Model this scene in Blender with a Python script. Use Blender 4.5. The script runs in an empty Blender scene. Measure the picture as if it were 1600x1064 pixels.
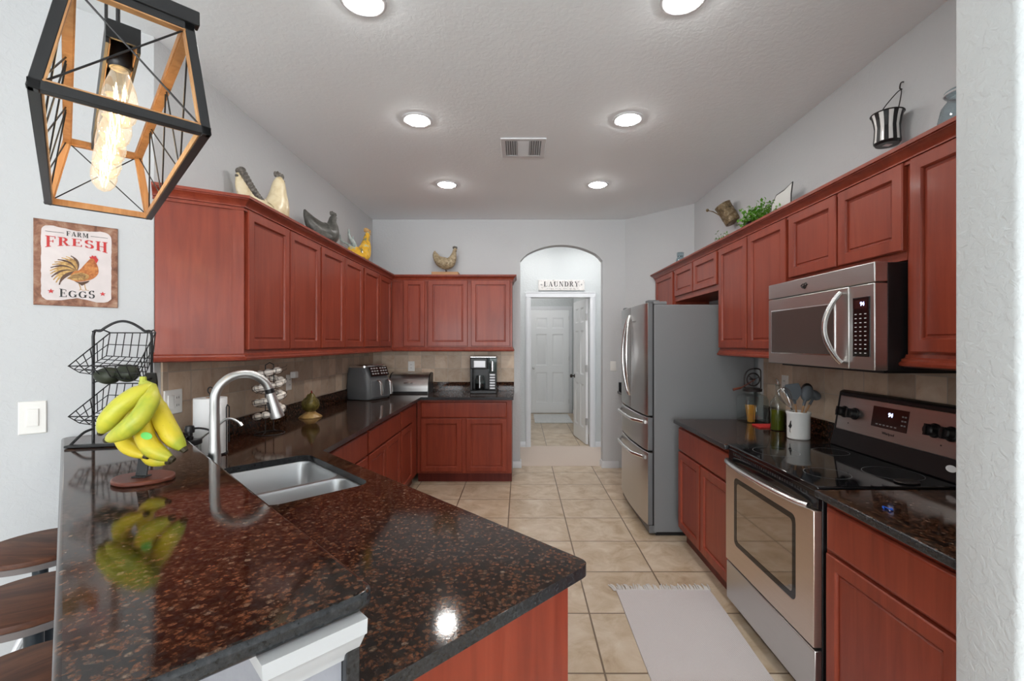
import bpy, math, random
from mathutils import Vector, Matrix
from mathutils.geometry import tessellate_polygon
random.seed(7)
PI = math.pi
S2 = math.sqrt(.5)
SC = bpy.context.scene
COL = SC.collection
F = 711.0; CX = 813.0; CY = 536.0; HC = 1.48      # lens and eye height

# ------------------------------------------------------------ camera, world, light, exposure
cam = bpy.data.cameras.new('camera'); cam_o = bpy.data.objects.new('camera', cam); COL.objects.link(cam_o)
cam_o.location = (0, 0, HC); cam_o.rotation_euler = (PI/2, 0, 0)
cam.sensor_width = 36; cam.lens = 36*F/1600
cam.shift_x = (800-CX)/1600; cam.shift_y = (CY-532)/1600
cam.clip_start = .05
SC.camera = cam_o
SC.view_settings.view_transform = 'Standard'; SC.view_settings.look = 'None'
SC.view_settings.exposure = 0.47; SC.view_settings.gamma = 1; SC.view_settings.use_curve_mapping = False
SC.cycles.diffuse_bounces = 7; SC.cycles.max_bounces = 14; SC.cycles.sample_clamp_indirect = 8
w = bpy.data.worlds.new('world'); SC.world = w; w.use_nodes = True
w.node_tree.nodes['Background'].inputs[0].default_value = (.80, .90, 1, 1)
w.node_tree.nodes['Background'].inputs[1].default_value = 1.2
CAN = 84.0            # recessed lights
BULB = 5.0

def area(name, loc, rot, sx, sy, power, col=(1, 1, 1)):
    l = bpy.data.lights.new(name, 'AREA'); l.shape = 'RECTANGLE'; l.size = sx; l.size_y = sy
    l.energy = power; l.color = col
    o = bpy.data.objects.new(name, l); COL.objects.link(o); o.location = loc; o.rotation_euler = rot
    return o
# daylight coming in at the windows of the dining room behind the camera
for wx in (-2.6, 0, 2.4):
    area('window_daylight', (wx, -8.93, 1.28), (PI/2, 0, 0), 1.9, 2.2, 128, (.97, .985, 1))

# ------------------------------------------------------------ materials
def mat(name, col=(.5, .5, .5), rough=.5, metal=0, spec=.5, coat=0, emit=None, es=0, alpha=1, trans=0, ior=1.45):
    m = bpy.data.materials.new(name); m.use_nodes = True
    b = m.node_tree.nodes['Principled BSDF']
    b.inputs['Base Color'].default_value = (*col, 1); b.inputs['Roughness'].default_value = rough
    b.inputs['Metallic'].default_value = metal; b.inputs['Specular IOR Level'].default_value = spec
    b.inputs['Coat Weight'].default_value = coat; b.inputs['Coat Roughness'].default_value = .12
    b.inputs['Transmission Weight'].default_value = trans; b.inputs['IOR'].default_value = ior
    b.inputs['Alpha'].default_value = alpha
    if emit: b.inputs['Emission Color'].default_value = (*emit, 1); b.inputs['Emission Strength'].default_value = es
    return m
def N(m, t, **k):
    n = m.node_tree.nodes.new(t)
    for a, v in k.items(): setattr(n, a, v)
    return n
def L(m, a, b): m.node_tree.links.new(a, b)
def bsdf(m): return m.node_tree.nodes['Principled BSDF']
def ramp(m, stops, interp='LINEAR'):
    r = N(m, 'ShaderNodeValToRGB'); e = r.color_ramp.elements; r.color_ramp.interpolation = interp
    e[0].position = stops[0][0]; e[0].color = (*stops[0][1], 1)
    e[1].position = stops[-1][0]; e[1].color = (*stops[-1][1], 1)
    for p, c in stops[1:-1]:
        x = e.new(p); x.color = (*c, 1)
    return r
def coords(m, scale=(1, 1, 1), rot=(0, 0, 0), obj=False):
    g = N(m, 'ShaderNodeTexCoord') if obj else N(m, 'ShaderNodeNewGeometry')
    mp = N(m, 'ShaderNodeMapping'); mp.inputs['Scale'].default_value = scale; mp.inputs['Rotation'].default_value = rot
    L(m, g.outputs['Object'] if obj else g.outputs['Position'], mp.inputs['Vector'])
    return mp.outputs[0]
def noise(m, vec, scale, detail=3, rough=.5, dist=0):
    n = N(m, 'ShaderNodeTexNoise'); n.inputs['Scale'].default_value = scale; n.inputs['Detail'].default_value = detail
    n.inputs['Roughness'].default_value = rough; n.inputs['Distortion'].default_value = dist
    L(m, vec, n.inputs['Vector']); return n
def bump(m, src, strength, dist=.002):
    b = N(m, 'ShaderNodeBump'); b.inputs['Strength'].default_value = strength; b.inputs['Distance'].default_value = dist
    L(m, src, b.inputs['Height']); L(m, b.outputs[0], bsdf(m).inputs['Normal']); return b
def mix(m, fac, a, b, mode='MIX'):
    x = N(m, 'ShaderNodeMix'); x.data_type = 'RGBA'; x.blend_type = mode
    for s, v in ((x.inputs['Factor'], fac), (x.inputs['A'], a), (x.inputs['B'], b)):
        if isinstance(v, (int, float)): s.default_value = v
        elif isinstance(v, tuple): s.default_value = (*v, 1)
        else: L(m, v, s)
    return x.outputs['Result']

def plaster(name, col, s=.35, sc=38):
    m = mat(name, col, .75, spec=.25)
    v = coords(m)
    n = noise(m, v, sc, 3, .55, .6)
    r = ramp(m, [(.42, (0, 0, 0)), (.6, (1, 1, 1))]); L(m, n.outputs[0], r.inputs[0])
    bump(m, r.outputs[0], s, .003)
    return m
M = {}
M['wall'] = plaster('wall_paint', (.56, .573, .583), .20)
M['wall_white'] = plaster('white_wall_paint', (.56, .585, .59), .34, 44)
M['ceiling'] = plaster('ceiling_paint', (.87, .91, .935), .15, 34)
M['trim_dimmed'] = mat('dimmed_white_trim_paint', (.50, .51, .52), .4)  # white trim paint, darkened in colour to offset strong window light under the bar
M['door_white'] = mat('white_door_paint', (.82, .83, .84), .4)
M['bar_wall_shaded'] = plaster('shaded_bar_wall_paint', (.30, .305, .335), .16)  # wall paint with the shadow under the bar put into its colour
M['white'] = mat('white_trim_paint', (.66, .67, .69), .35)
M['plastic_white'] = mat('white_plastic', (.80, .79, .76), .3)

def wood(name, c0, c1, c2, rough=.36, vertical=True, scale=1.0, coat=.08):
    m = mat(name, c1, rough, spec=.38, coat=coat)
    sc = (22*scale, 22*scale, 1.6*scale) if vertical else (3*scale, 22*scale, 22*scale)
    v = coords(m, sc, obj=True)
    n = noise(m, v, 1.0, 6, .6, .8)
    r = ramp(m, [(.25, c0), (.5, c1), (.78, c2)]); L(m, n.outputs[0], r.inputs[0])
    v2 = coords(m, (2.3, 2.3, .9), obj=True); n2 = noise(m, v2, 1.5, 3, .5, .4)
    r2 = ramp(m, [(.3, (.82, .80, .80)), (.7, (1.08, 1.06, 1.04))]); L(m, n2.outputs[0], r2.inputs[0])
    L(m, mix(m, 1.0, r.outputs[0], r2.outputs[0], 'MULTIPLY'), bsdf(m).inputs['Base Color'])
    return m
M['cherry'] = wood('cherry_wood', (.185, .028, .014), (.242, .041, .020), (.295, .057, .028))
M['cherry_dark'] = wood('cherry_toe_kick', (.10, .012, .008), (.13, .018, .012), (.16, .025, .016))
M['walnut'] = wood('walnut_seat', (.030, .012, .008), (.11, .040, .020), (.26, .10, .045), .55, False, .9, 0)
M['stand_wood'] = wood('reddish_stand_wood', (.10, .030, .018), (.15, .045, .028), (.19, .06, .035), .35, False)
M['lamp_wood'] = wood('lamp_wood', (.34, .16, .06), (.46, .24, .10), (.58, .34, .16), .55, True, 1.5, 0)

# granite
m = mat('brown_granite', (.05, .03, .02), .07, spec=.55); M['granite'] = m
v = coords(m)
wn = noise(m, v, 26, 3, .6)
vm = N(m, 'ShaderNodeVectorMath', operation='MULTIPLY_ADD')
L(m, wn.outputs['Color'], vm.inputs[0]); vm.inputs[1].default_value = (.022, .022, .022); L(m, v, vm.inputs[2])
vo = N(m, 'ShaderNodeTexVoronoi'); vo.inputs['Scale'].default_value = 92; L(m, vm.outputs[0], vo.inputs['Vector'])
sep = N(m, 'ShaderNodeSeparateColor'); L(m, vo.outputs['Color'], sep.inputs[0])
r2 = ramp(m, [(.0, (.014, .011, .010)), (.24, (.024, .017, .014)), (.32, (.060, .028, .016)), (.58, (.085, .038, .020)), (.66, (.115, .046, .022)), (.92, (.10, .048, .027)), (.97, (.12, .08, .055)), (1, (.14, .10, .075))])
L(m, sep.outputs[0], r2.inputs[0])
r1 = ramp(m, [(.0, (1.15, 1.1, 1.05)), (.30, (1, 1, 1)), (.55, (.50, .47, .45)), (.8, (.22, .22, .22))])
L(m, vo.outputs['Distance'], r1.inputs[0])
c = mix(m, 1.0, r2.outputs[0], r1.outputs[0], 'MULTIPLY')
bn_ = noise(m, v, 130, 3, .65, .4)
rb = ramp(m, [(.34, (.22, .22, .23)), (.50, (1, 1, 1)), (.72, (1.35, 1.25, 1.2))]); L(m, bn_.outputs[0], rb.inputs[0])
c = mix(m, 1.0, c, rb.outputs[0], 'MULTIPLY')
fn = noise(m, v, 300, 3, .7)
r3 = ramp(m, [(.3, (.35, .35, .35)), (.7, (1.75, 1.65, 1.6))]); L(m, fn.outputs[0], r3.inputs[0])
L(m, mix(m, 1.0, c, r3.outputs[0], 'MULTIPLY'), bsdf(m).inputs['Base Color'])
bsdf(m).inputs['Roughness'].default_value = .075; bsdf(m).inputs['Specular IOR Level'].default_value = .42
bump(m, bn_.outputs[0], .05, .001)
# polished edge of the granite, greyer where it is sawn
m = mat('granite_edge', (.05, .05, .055), .22, spec=.6); M['granite_edge'] = m
n = noise(m, coords(m), 120, 4, .7)
r = ramp(m, [(.3, (.008, .009, .010)), (.55, (.024, .026, .029)), (.8, (.055, .055, .055))]); L(m, n.outputs[0], r.inputs[0])
L(m, r.outputs[0], bsdf(m).inputs['Base Color'])

def tiles(name, u, v_, w_, h_, ou, ov, stops, grout, gw=.004, rough=.4, var=.12, b=.4, scale=7):
    """tiles on a plane: u, v_ are the world axes ('x','y','z') used, w_ x h_ the tile"""
    m = mat(name, (.5, .4, .3), rough, spec=.4)
    g = N(m, 'ShaderNodeNewGeometry'); s = N(m, 'ShaderNodeSeparateXYZ'); L(m, g.outputs['Position'], s.inputs[0])
    def mth(op, a, b_=None):
        x = N(m, 'ShaderNodeMath', operation=op)
        for i, q in enumerate((a, b_)):
            if q is None: continue
            if isinstance(q, (int, float)): x.inputs[i].default_value = q
            else: L(m, q, x.inputs[i])
        return x.outputs[0]
    ax = {'x': 0, 'y': 1, 'z': 2}
    U = mth('DIVIDE', mth('SUBTRACT', s.outputs[ax[u]], ou), w_); V = mth('DIVIDE', mth('SUBTRACT', s.outputs[ax[v_]], ov), h_)
    fu = mth('FRACT', U); fv = mth('FRACT', V); iu = mth('FLOOR', U); iv = mth('FLOOR', V)
    du = mth('MULTIPLY', mth('MINIMUM', fu, mth('SUBTRACT', 1, fu)), w_); dv = mth('MULTIPLY', mth('MINIMUM', fv, mth('SUBTRACT', 1, fv)), h_)
    d = mth('MINIMUM', du, dv)
    mask = N(m, 'ShaderNodeMapRange'); mask.inputs[1].default_value = gw*.5; mask.inputs[2].default_value = gw*.5+.002
    L(m, d, mask.inputs[0])
    cb = N(m, 'ShaderNodeCombineXYZ'); L(m, iu, cb.inputs[0]); L(m, iv, cb.inputs[1])
    wn = N(m, 'ShaderNodeTexWhiteNoise'); wn.noise_dimensions = '3D'; L(m, cb.outputs[0], wn.inputs[0])
    off = N(m, 'ShaderNodeVectorMath', operation='MULTIPLY_ADD'); L(m, wn.outputs['Color'], off.inputs[0]); off.inputs[1].default_value = (9, 9, 9); L(m, g.outputs['Position'], off.inputs[2])
    n = noise(m, off.outputs[0], scale, 6, .62, .7)
    r = ramp(m, stops); L(m, n.outputs[0], r.inputs[0])
    val = N(m, 'ShaderNodeMapRange'); val.inputs[3].default_value = 1-var; val.inputs[4].default_value = 1+var
    L(m, wn.outputs['Value'], val.inputs[0])
    cc = N(m, 'ShaderNodeVectorMath', operation='SCALE'); L(m, r.outputs[0], cc.inputs[0]); L(m, val.outputs[0], cc.inputs['Scale'])
    L(m, mix(m, mask.outputs[0], grout, cc.outputs[0]), bsdf(m).inputs['Base Color'])
    bump(m, mask.outputs[0], b, .002)
    return m
FL = [(.25, (.36, .25, .155)), (.42, (.50, .385, .265)), (.6, (.60, .49, .37)), (.8, (.68, .60, .49))]
M['floor'] = tiles('beige_floor_tile', 'x', 'y', .478, .453, .378, 5.21, FL, (.17, .12, .08), .007, .30, .05, .3, 6)
TR = [(.25, (.44, .30, .20)), (.5, (.56, .43, .32)), (.75, (.64, .53, .42))]
M['tile_back'] = tiles('travertine_back', 'x', 'z', .157, .155, -.073, 1.026, TR, (.46, .39, .32), .003, .5, .22, .3, 7)
M['tile_side'] = tiles('travertine_side', 'y', 'z', .157, .155, 5.39, 1.026, TR, (.46, .39, .32), .003, .5, .22, .3, 7)
m = mat('hall_carpet', (.60, .50, .43), .95, spec=.1); M['carpet'] = m
n = noise(m, coords(m), 260, 2, .8); bump(m, n.outputs[0], .6, .004)

def steel(name, col, rough=.26, axis=2):
    m = mat(name, col, rough, 1)
    sc = [3, 3, 3]; sc[axis] = 400
    n = noise(m, coords(m, tuple(sc), obj=True), 1, 3, .7)
    r = ramp(m, [(.3, tuple(x*.96 for x in col)), (.7, tuple(min(1, x*1.03) for x in col))]); L(m, n.outputs[0], r.inputs[0])
    L(m, r.outputs[0], bsdf(m).inputs['Base Color'])
    rr = N(m, 'ShaderNodeMapRange'); rr.inputs[3].default_value = rough-.02; rr.inputs[4].default_value = rough+.04
    L(m, n.outputs[0], rr.inputs[0]); L(m, rr.outputs[0], bsdf(m).inputs['Roughness'])
    return m
M['steel'] = steel('brushed_steel', (.58, .57, .56), .30)
M['steel_warm'] = steel('oven_door_steel', (.70, .60, .52), .34)
M['nickel'] = mat('brushed_nickel', (.60, .60, .59), .34, 1)
M['sink'] = mat('sink_steel', (.58, .59, .60), .34, .92)
M['chrome'] = mat('bright_metal', (.75, .75, .75), .24, 1)
M['fridge_side'] = mat('grey_appliance_paint', (.185, .19, .195), .38, spec=.4)
M['black_gloss'] = mat('black_glass', (.006, .006, .007), .05, spec=.6)
M['oven_glass'] = mat('oven_window_glass', (.42, .39, .36), .04, 1)
M['micro_glass'] = mat('microwave_window_glass', (.062, .050, .046), .16, spec=.5)
M['black'] = mat('black_plastic', (.010, .010, .011), .35)
M['black_metal'] = mat('black_metal', (.016, .016, .017), .42, spec=.4)
M['dark_iron'] = mat('dark_iron', (.035, .028, .026), .5, .5)
M['stool_metal'] = mat('blue_black_metal', (.022, .03, .038), .4, .3)
M['grey_metal'] = mat('pale_grey_metal', (.62, .63, .65), .35, .2)
M['grey_plastic'] = mat('grey_plastic', (.12, .125, .13), .42)
M['grey_silicone'] = mat('grey_silicone', (.105, .12, .135), .5)
M['panel_maroon'] = mat('dark_display_panel', (.035, .012, .012), .12)
M['display'] = mat('display_digits', (.1, .1, .2), .4, emit=(.55, .62, 1), es=2.2)
M['mark'] = mat('grey_print', (.30, .30, .30), .5)
M['mark_dark'] = mat('dark_print', (.03, .03, .03), .5)
M['mark_white'] = mat('white_print', (.7, .7, .7), .5)
M['red_print'] = mat('red_print', (.52, .035, .035), .5)
M['paper'] = mat('white_paper', (.82, .82, .82), .9, spec=.1)
M['ceramic'] = mat('white_ceramic', (.80, .80, .78), .15)
M['egg'] = mat('egg_shell', (.74, .60, .48), .45)
M['egg_white'] = mat('white_egg_shell', (.86, .78, .70), .45)
M['red_cloth'] = mat('red_cloth', (.55, .03, .025), .85)
M['pasta'] = mat('dry_pasta', (.78, .38, .07), .5)
M['avocado'] = mat('avocado_skin', (.022, .028, .014), .5)
M['blue'] = mat('blue_tie', (.01, .09, .5), .5)
M['spoon_wood'] = mat('spoon_wood', (.45, .25, .12), .6)
M['can'] = mat('white_light_diffuser', (1, 1, 1), .5, emit=(1, .97, .93), es=CAN)
M['can_hall_added'] = mat('added_hall_light_diffuser', (1, 1, 1), .5, emit=(1, .98, .96), es=CAN*1.2)  # for unseen lamps added to brighten hall and laundry
M['filament'] = mat('glowing_filament', (1, .8, .4), .5, emit=(1, .70, .34), es=BULB*9)

def glassy(name, col=(1, 1, 1), refl=.06, tint=.95, glow=None):
    m = bpy.data.materials.new(name); m.use_nodes = True; nt = m.node_tree; nt.nodes.clear()
    o = N(m, 'ShaderNodeOutputMaterial'); t = N(m, 'ShaderNodeBsdfTransparent'); g = N(m, 'ShaderNodeBsdfGlossy')
    t.inputs[0].default_value = (*[c*tint for c in col], 1); g.inputs['Roughness'].default_value = .03
    lw = N(m, 'ShaderNodeLayerWeight'); lw.inputs[0].default_value = .35
    mr = N(m, 'ShaderNodeMapRange'); mr.inputs[3].default_value = refl; mr.inputs[4].default_value = .75
    L(m, lw.outputs['Facing'], mr.inputs[0])
    p = N(m, 'ShaderNodeMath', operation='POWER'); L(m, mr.outputs[0], p.inputs[0]); p.inputs[1].default_value = 1.3
    x = N(m, 'ShaderNodeMixShader'); L(m, p.outputs[0], x.inputs[0]); L(m, t.outputs[0], x.inputs[1]); L(m, g.outputs[0], x.inputs[2])
    out = x.outputs[0]
    if glow:
        e = N(m, 'ShaderNodeEmission'); e.inputs[0].default_value = (*glow[0], 1); e.inputs[1].default_value = glow[1]
        a = N(m, 'ShaderNodeAddShader'); L(m, out, a.inputs[0]); L(m, e.outputs[0], a.inputs[1]); out = a.outputs[0]
    L(m, out, o.inputs[0]); return m
M['glass'] = glassy('clear_glass', (.88, .93, .92), .10)
M['rim_grey'] = mat('stool_rim_grey', (.20, .18, .18), .35, .4)
M['glass_blue'] = glassy('bluish_glass', (.72, .82, .86), .10)
M['glass_green'] = glassy('greenish_glass', (.78, .85, .62), .08)
M['bulb_glass'] = glassy('bulb_glass', (1, .95, .85), .08, .97, ((1, .80, .55), .17))
M['oil'] = mat('green_oil', (.095, .11, .008), .12)

# bananas
m = mat('banana_skin', (.8, .6, .04), .42, spec=.35); M['banana'] = m
n = noise(m, coords(m, (1, 1, 1)), 9, 3, .5)
r = ramp(m, [(.36, (.38, .42, .04)), (.50, (.62, .50, .03)), (.75, (.66, .49, .03))]); L(m, n.outputs[0], r.inputs[0])
n2 = noise(m, coords(m), 90, 3, .6); r2 = ramp(m, [(.70, (1, 1, 1)), (.78, (.45, .30, .18))]); L(m, n2.outputs[0], r2.inputs[0])
L(m, mix(m, 1, r.outputs[0], r2.outputs[0], 'MULTIPLY'), bsdf(m).inputs['Base Color'])
M['banana_tip'] = mat('banana_tip', (.04, .03, .012), .7)
M['banana_green'] = mat('banana_neck', (.42, .46, .06), .5)
def mottled(name, stops, scale=30, rough=.5, metal=0):
    m = mat(name, (.5, .5, .5), rough, metal); n = noise(m, coords(m, obj=True), scale, 4, .6, .5)
    r = ramp(m, stops); L(m, n.outputs[0], r.inputs[0]); L(m, r.outputs[0], bsdf(m).inputs['Base Color']); return m
M['banana_pale'] = mottled('greenish_banana_skin', [(.3, (.32, .40, .04)), (.52, (.54, .52, .045)), (.8, (.62, .53, .06))], 9, .42)
M['cream'] = mottled('cream_glaze', [(.3, (.50, .38, .20)), (.55, (.70, .60, .40)), (.8, (.78, .70, .54))], 12, .3)
M['grey_feather'] = mottled('grey_feathers', [(.35, (.05, .045, .04)), (.6, (.16, .145, .125)), (.8, (.30, .27, .22))], 60, .6)
M['slate'] = mottled('slate_glaze', [(.3, (.05, .05, .045)), (.55, (.10, .10, .09)), (.8, (.19, .18, .16))], 30, .35)
M['yellow_glass'] = mottled('amber_glass', [(.36, (.16, .20, .14)), (.45, (.75, .42, .04)), (.55, (.85, .50, .05)), (.66, (.42, .48, .36))], 14, .08)
M['clear_deco'] = mottled('grey_green_glass', [(.3, (.20, .27, .26)), (.55, (.45, .52, .50)), (.8, (.62, .68, .66))], 22, .06)
M['olive'] = mottled('olive_glaze', [(.3, (.06, .04, .012)), (.52, (.16, .13, .03)), (.75, (.26, .20, .06))], 25, .25)
M['tan_glaze'] = mottled('tan_glaze', [(.3, (.24, .12, .03)), (.55, (.42, .26, .09)), (.8, (.52, .36, .16))], 20, .3)
M['hen_tan'] = mottled('tan_feathers', [(.3, (.14, .10, .05)), (.52, (.36, .28, .17)), (.75, (.50, .42, .30))], 45, .55)
M['rust_tin'] = mottled('rusty_tin', [(.3, (.07, .05, .03)), (.5, (.20, .14, .07)), (.75, (.36, .30, .22))], 55, .5, .4)
M['sign_rust'] = mottled('rusty_sign_border', [(.3, (.10, .035, .02)), (.5, (.27, .12, .07)), (.7, (.42, .26, .18)), (.85, (.55, .42, .34))], 26, .5)
M['sign_face'] = mottled('sign_face', [(.3, (.60, .54, .53)), (.6, (.70, .63, .62)), (.8, (.74, .69, .67))], 8, .45)
M['white_wash'] = mottled('whitewashed_board', [(.28, (.28, .26, .25)), (.42, (.62, .59, .57)), (.7, (.72, .70, .68))], 30, .7)
M['rooster_red'] = mottled('rooster_red_brown', [(.3, (.30, .07, .02)), (.55, (.55, .20, .05)), (.8, (.70, .38, .12))], 60, .5)
M['rooster_gold'] = mottled('rooster_gold', [(.3, (.16, .07, .03)), (.5, (.48, .28, .09)), (.75, (.68, .46, .18))], 70, .5)
M['rooster_dark'] = mat('rooster_dark_feathers', (.10, .05, .03), .5)
M['comb'] = mat('red_comb', (.45, .03, .025), .5)
M['leaf'] = mottled('bright_leaf', [(.3, (.04, .16, .01)), (.6, (.14, .36, .03)), (.8, (.35, .55, .08))], 40, .45)
M['rug'] = None
m = mat('woven_rug', (.62, .58, .57), .95, spec=.1); M['rug'] = m
wv = N(m, 'ShaderNodeTexWave'); wv.wave_type = 'BANDS'; wv.bands_direction = 'DIAGONAL'; wv.inputs['Scale'].default_value = 62; wv.inputs['Distortion'].default_value = 1.2
L(m, coords(m, (1, 1, 1)), wv.inputs['Vector'])
r = ramp(m, [(.2, (.50, .46, .46)), (.8, (.68, .64, .63))]); L(m, wv.outputs[0], r.inputs[0]); L(m, r.outputs[0], bsdf(m).inputs['Base Color'])
bump(m, wv.outputs[0], .5, .003)
M['fringe'] = mat('rug_fringe', (.62, .60, .58), .95, spec=.1)
M['mat_grey'] = mottled('pale_grey_mat', [(.3, (.60, .60, .60)), (.7, (.74, .74, .73))], 30, .9)

# ------------------------------------------------------------ mesh builder
class MB:
    def __init__(s): s.v = []; s.f = []; s.mi = []
    def add(s, vs, fs, m=0):
        o = len(s.v); s.v += [Vector(p) for p in vs]; s.f += [tuple(i+o for i in f) for f in fs]; s.mi += [m]*len(fs); return s
    def box(s, x0, x1, y0, y1, z0, z1, m=0):
        x0, x1 = min(x0, x1), max(x0, x1); y0, y1 = min(y0, y1), max(y0, y1); z0, z1 = min(z0, z1), max(z0, z1)
        return s.add([(x0, y0, z0), (x1, y0, z0), (x1, y1, z0), (x0, y1, z0), (x0, y0, z1), (x1, y0, z1), (x1, y1, z1), (x0, y1, z1)],
                     [(3, 2, 1, 0), (4, 5, 6, 7), (0, 1, 5, 4), (1, 2, 6, 5), (2, 3, 7, 6), (3, 0, 4, 7)], m)
    def bar(s, p, q, w_, h_, up=(0, 0, 1), m=0):
        p = Vector(p); q = Vector(q); d = (q-p).normalized(); up = Vector(up)
        x = d.cross(up).normalized(); y = x.cross(d).normalized()
        vs = [c+x*a*w_/2+y*b*h_/2 for c in (p, q) for a, b in ((-1, -1), (1, -1), (1, 1), (-1, 1))]
        return s.add(vs, [(0, 1, 2, 3), (7, 6, 5, 4), (0, 4, 5, 1), (1, 5, 6, 2), (2, 6, 7, 3), (3, 7, 4, 0)], m)
    def prism(s, loops, z0, z1, m=0, mside=None):
        """loops: outer loop then holes, 2D, outer CCW"""
        if not isinstance(loops[0][0], (tuple, list, Vector)): loops = [loops]
        mside = m if mside is None else mside
        flat = [p for lp in loops for p in lp]
        if sum(a[0]*b[1]-b[0]*a[1] for a, b in zip(loops[0], loops[0][1:]+loops[0][:1])) < 0: loops = [list(reversed(loops[0]))]+loops[1:]; flat = [p for lp in loops for p in lp]
        if len(loops) == 1: tri = [tuple(range(len(flat)))]
        else:
            tri = []
            for t in tessellate_polygon([[Vector((p[0], p[1], 0)) for p in lp] for lp in loops]):
                a, b, c = [Vector(flat[i]) for i in t]
                tri.append(t if (b[0]-a[0])*(c[1]-a[1])-(b[1]-a[1])*(c[0]-a[0]) > 0 else tuple(reversed(t)))
        n = len(flat)
        s.add([(p[0], p[1], z0) for p in flat]+[(p[0], p[1], z1) for p in flat],
              [tuple(i+n for i in t) for t in tri]+[tuple(reversed(t)) for t in tri], m)
        o = len(s.v)-2*n; k = 0
        for li, lp in enumerate(loops):
            c = len(lp); area2 = sum(a[0]*b[1]-b[0]*a[1] for a, b in zip(lp, lp[1:]+lp[:1]))
            for i in range(c):
                a = o+k+i; b = o+k+(i+1) % c
                f = (a, b, b+n, a+n)
                if (li == 0) != (area2 > 0): f = tuple(reversed(f))
                s.f.append(f); s.mi.append(mside)
            k += c
        return s
    def loft(s, rings, m=0, closed=False, cap=True):
        n = len(rings[0]); o = len(s.v)
        for r in rings: s.v += [Vector(p) for p in r]
        k = len(rings)
        for i in range(k if closed else k-1):
            for j in range(n):
                a = o+i*n+j; b = o+i*n+(j+1) % n; c = o+((i+1) % k)*n+(j+1) % n; d = o+((i+1) % k)*n+j
                s.f.append((a, b, c, d)); s.mi.append(m)
        if cap and not closed:
            s.f.append(tuple(o+j for j in reversed(range(n)))); s.mi.append(m)
            s.f.append(tuple(o+(k-1)*n+j for j in range(n))); s.mi.append(m)
        return s
    def tube(s, pts, r, seg=8, m=0, closed=False, flat=None):
        pts = [Vector(p) for p in pts]; n = len(pts); R = r if isinstance(r, (list, tuple)) else [r]*n
        rings = []; prev = None
        for i, p in enumerate(pts):
            if closed: d = pts[(i+1) % n]-pts[i-1]
            else: d = pts[min(i+1, n-1)]-pts[max(i-1, 0)]
            d.normalize()
            if prev is None:
                up = Vector((0, 0, 1)) if abs(d.z) < .9 else Vector((1, 0, 0))
                x = d.cross(up).normalized()
            else: x = (prev-d*prev.dot(d)).normalized()
            prev = x; y = d.cross(x)
            ra, rb = (R[i], R[i]*flat) if flat else (R[i], R[i])
            rings.append([p+x*math.cos(2*PI*j/seg)*ra+y*math.sin(2*PI*j/seg)*rb for j in range(seg)])
        return s.loft(rings, m, closed)
    def lathe(s, prof, c=(0, 0, 0), seg=24, m=0, sx=1, sy=1):
        c = Vector(c)
        return s.loft([[c+Vector((r*sx*math.cos(2*PI*j/seg), r*sy*math.sin(2*PI*j/seg), z)) for j in range(seg)] for r, z in prof], m)
    def sphere(s, c, r, m=0, seg=14, rings=8, sc=(1, 1, 1)):
        c = Vector(c)
        return s.loft([[c+Vector((r*sc[0]*math.sin(t)*math.cos(2*PI*j/seg), r*sc[1]*math.sin(t)*math.sin(2*PI*j/seg), -r*sc[2]*math.cos(t))) for j in range(seg)]
                       for t in [max(.02, PI*i/rings-(.02 if i == rings else 0)) for i in range(rings+1)]], m)
    def xf(s, mt, start=0):
        for i in range(start, len(s.v)): s.v[i] = mt @ s.v[i]
        return s
    def build(s, name, mats, parent=None, world=False, bev=0, seg=2, ang=35, loc=None, rz=0, subsurf=0):
        me = bpy.data.meshes.new(name)
        vs = s.v
        if parent and world:
            inv = (Matrix.Translation(parent.location) @ parent.rotation_euler.to_matrix().to_4x4()).inverted()
            vs = [inv @ v for v in vs]
        me.from_pydata([tuple(v) for v in vs], [], s.f); me.update()
        if not isinstance(mats, (list, tuple)): mats = [mats]
        for k in mats: me.materials.append(M[k])
        me.polygons.foreach_set('material_index', s.mi); me.polygons.foreach_set('use_smooth', [True]*len(s.f))
        me.set_sharp_from_angle(angle=math.radians(ang))
        o = bpy.data.objects.new(name, me); COL.objects.link(o)
        if parent: o.parent = parent
        if loc: o.location = loc
        if rz: o.rotation_euler.z = rz
        if bev:
            b = o.modifiers.new('bevel', 'BEVEL'); b.width = bev; b.segments = seg; b.limit_method = 'ANGLE'; b.angle_limit = math.radians(40)
        if subsurf:
            b = o.modifiers.new('sub', 'SUBSURF'); b.levels = subsurf; b.render_levels = subsurf
        return o
def tag(o, label, cat, group=None):
    o['label'] = label; o['category'] = cat
    if group: o['group'] = group
    return o
def thing(name, label, cat, loc=(0, 0, 0), rz=0, group=None):
    o = bpy.data.objects.new(name, None); COL.objects.link(o); o.empty_display_size = .05
    o.location = loc; o.rotation_euler = (0, 0, rz); return tag(o, label, cat, group)
def struct(o): o['kind'] = 'structure'; return o
def kids(o): return [c for c in COL.objects if c.parent == o]
def dup(root, loc=None, rz=None, label=None):
    r = root.copy(); COL.objects.link(r)
    if loc is not None: r.location = loc
    if rz is not None: r.rotation_euler = (0, 0, rz)
    if label: r['label'] = label
    for ch in kids(root):
        c = ch.copy(); COL.objects.link(c); c.parent = r
        for g in kids(ch):
            d = g.copy(); COL.objects.link(d); d.parent = c
    return r
def part_label(o, t): o['label'] = t; return o
def rect(x0, x1, y0, y1): return [(x0, y0), (x1, y0), (x1, y1), (x0, y1)]
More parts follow.
